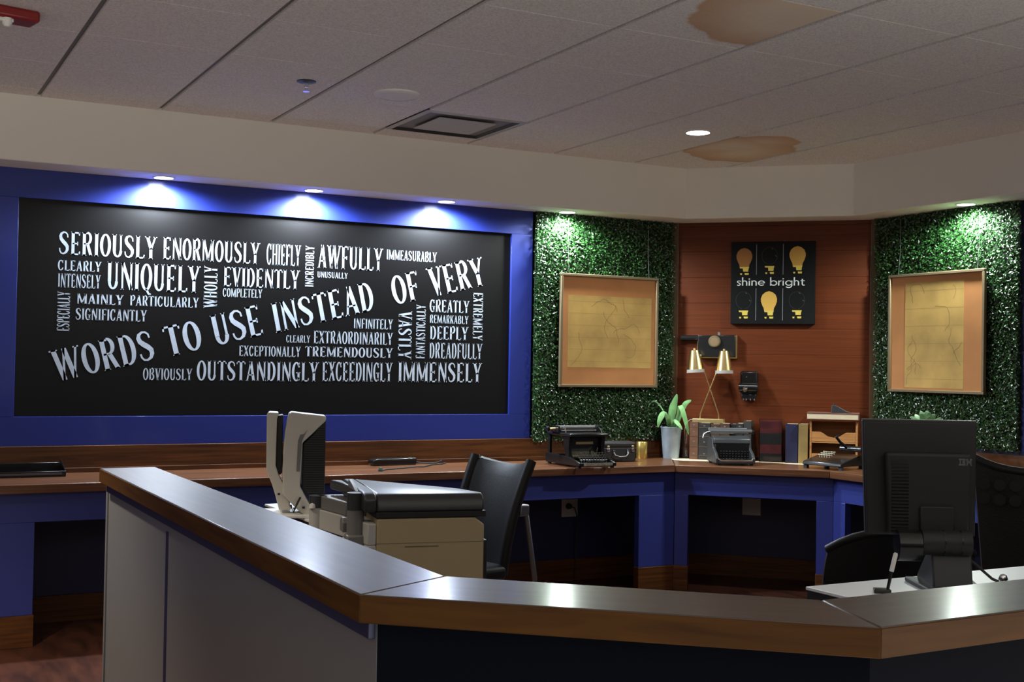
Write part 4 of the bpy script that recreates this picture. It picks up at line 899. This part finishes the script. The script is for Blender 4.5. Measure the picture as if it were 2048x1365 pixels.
# ------------------------------------------------------------------ chairs
# leather side chair facing left: local +y = direction the seat faces, x across
def leather_chair():
    t = thing('leather_chair', 'black leather high-back chair with steel legs between the printer and the desk', 'chair', (1.68, -.64, 0), 102)
    g = []
    for i in range(13):
        f = i / 12; z = .42 + f * .535; yb = -.20 - .155 * f - .05 * math.sin(f * PI) * -1 * .5; row = []
        for j in range(9):
            u = j / 8 * 2 - 1; dip = .030 * (1 - u * u) * (f > .9) * (f - .9) * 10
            row.append((u * (.192 + .02 * f), yb + .055 * (u * u) - .02, z - dip))
        g.append(row)
    MB().sheet(g, (0, -.035, 0)).build('backrest', leather, t, smooth=True)
    for s_ in (-1, 1):
        pts = [(s_ * (.192 + .02 * f / 12 * 1.0 * 1), -.20 - .155 * f / 12 + .025 * math.sin(f / 12 * PI) + .035 - .02,   .42 + f / 12 * .535) for f in range(13)]
        MB().tube(pts, .026, 12).build('side_bolster', leather, t, smooth=True)
        MB().tube([(p[0] * .88, p[1] - .012, p[2]) for p in pts], .0035, 6).build('piping', dgrey, t, smooth=True)
    MB().box(-.225, .225, -.20, .24, .40, .475).build('seat', leather, t, bevel=.03, seg=4)
    for s_ in (-1, 1):
        if s_ < 0: MB().box(s_ * .205 - .02, s_ * .205 + .02, -.325, -.268, .695, .750).build('rear_bracket', steel, t, bevel=.008, seg=3)
        MB().tube([(s_ * .205, -.28, .72), (s_ * .210, -.315, .70), (s_ * .22, -.365, .40), (s_ * .225, -.40, .0)], .013, 10).build('rear_leg', steel, t, smooth=True)
        MB().tube([(s_ * .20, .20, .40), (s_ * .205, .225, .0)], .013, 10).build('front_leg', steel, t, smooth=True)
    MB().tube([(-.22, -.38, .32), (.22, -.38, .32)], .009, 8).build('stretcher', steel, t, smooth=True)
    return t
leather_chair()
def task_chair(label, loc, rz, toph, wide, tuft):
    t = thing('task_chair', label, 'chair', loc, rz, None)
    g = []
    for i in range(11):
        f = i / 10; z = .50 + f * (toph - .50); row = []
        for j in range(13):
            u = j / 12 * 2 - 1
            if tuft: zz = z + (.045 * abs(u) ** 3 * f); wv = wide * (.80 + .22 * f)
            else: zz = .50 + f * (toph - .50) * (1 - .20 * abs(u) ** 2.6); wv = wide * (.86 + .14 * math.sin(f * PI * .8))
            row.append((u * wv, -.22 - .07 * f + .09 * u * u * (.5 + .5 * f), zz))
        g.append(row)
    MB().sheet(g, (0, -.028, 0)).build('backrest', leather if not tuft else mesh_m, t, smooth=True)
    top_ = g[-1]; MB().tube([(p[0], p[1] - .014, p[2]) for p in top_], .017, 10).build('top_rail', leather, t, smooth=True)
    if tuft:
        for j in range(9):
            u = (j - 4) / 4.6
            for k in range(2): MB().lathe([(.022, 0), (.016, .003), (.0001, .005)], (u * wide, -.255 - .05 + .09 * u * u * .9 - .012, toph - .05 - .055 * k), 10, 'y', (True, False)).build('tuft', leather, t, smooth=True)
    MB().box(-.24, .24, -.22, .25, .44, .52).build('seat', leather, t, bevel=.035, seg=4)
    MB().tube([(0, -.27, .56), (0, -.25, .44), (0, -.05, .41)], .022, 10).build('back_support', blackm, t, smooth=True)
    MB().tube([(0, 0, .44), (0, 0, .08)], .026, 14).build('column', blackm, t, smooth=True)
    for k in range(5):
        a = k * 2 * PI / 5; l = MB().bar((0, 0, .09), (.29 * math.cos(a), .29 * math.sin(a), .065), .04, .03).build('base_arm', blackm, t, bevel=.006)
        MB().tube([(.29 * math.cos(a) - .015 * math.sin(a), .29 * math.sin(a) + .015 * math.cos(a), .028), (.29 * math.cos(a) + .015 * math.sin(a), .29 * math.sin(a) - .015 * math.cos(a), .028)], .028, 14).build('caster', rubber, l)
    return t
task_chair('black task chair with a tufted curved back at the right edge of the photo', (3.26, -2.62, 0), -42, 1.045, .235, True)
task_chair('black task chair with a low rounded back half hidden by the black monitor', (2.43, -2.69, 0), -35, .880, .25, False)
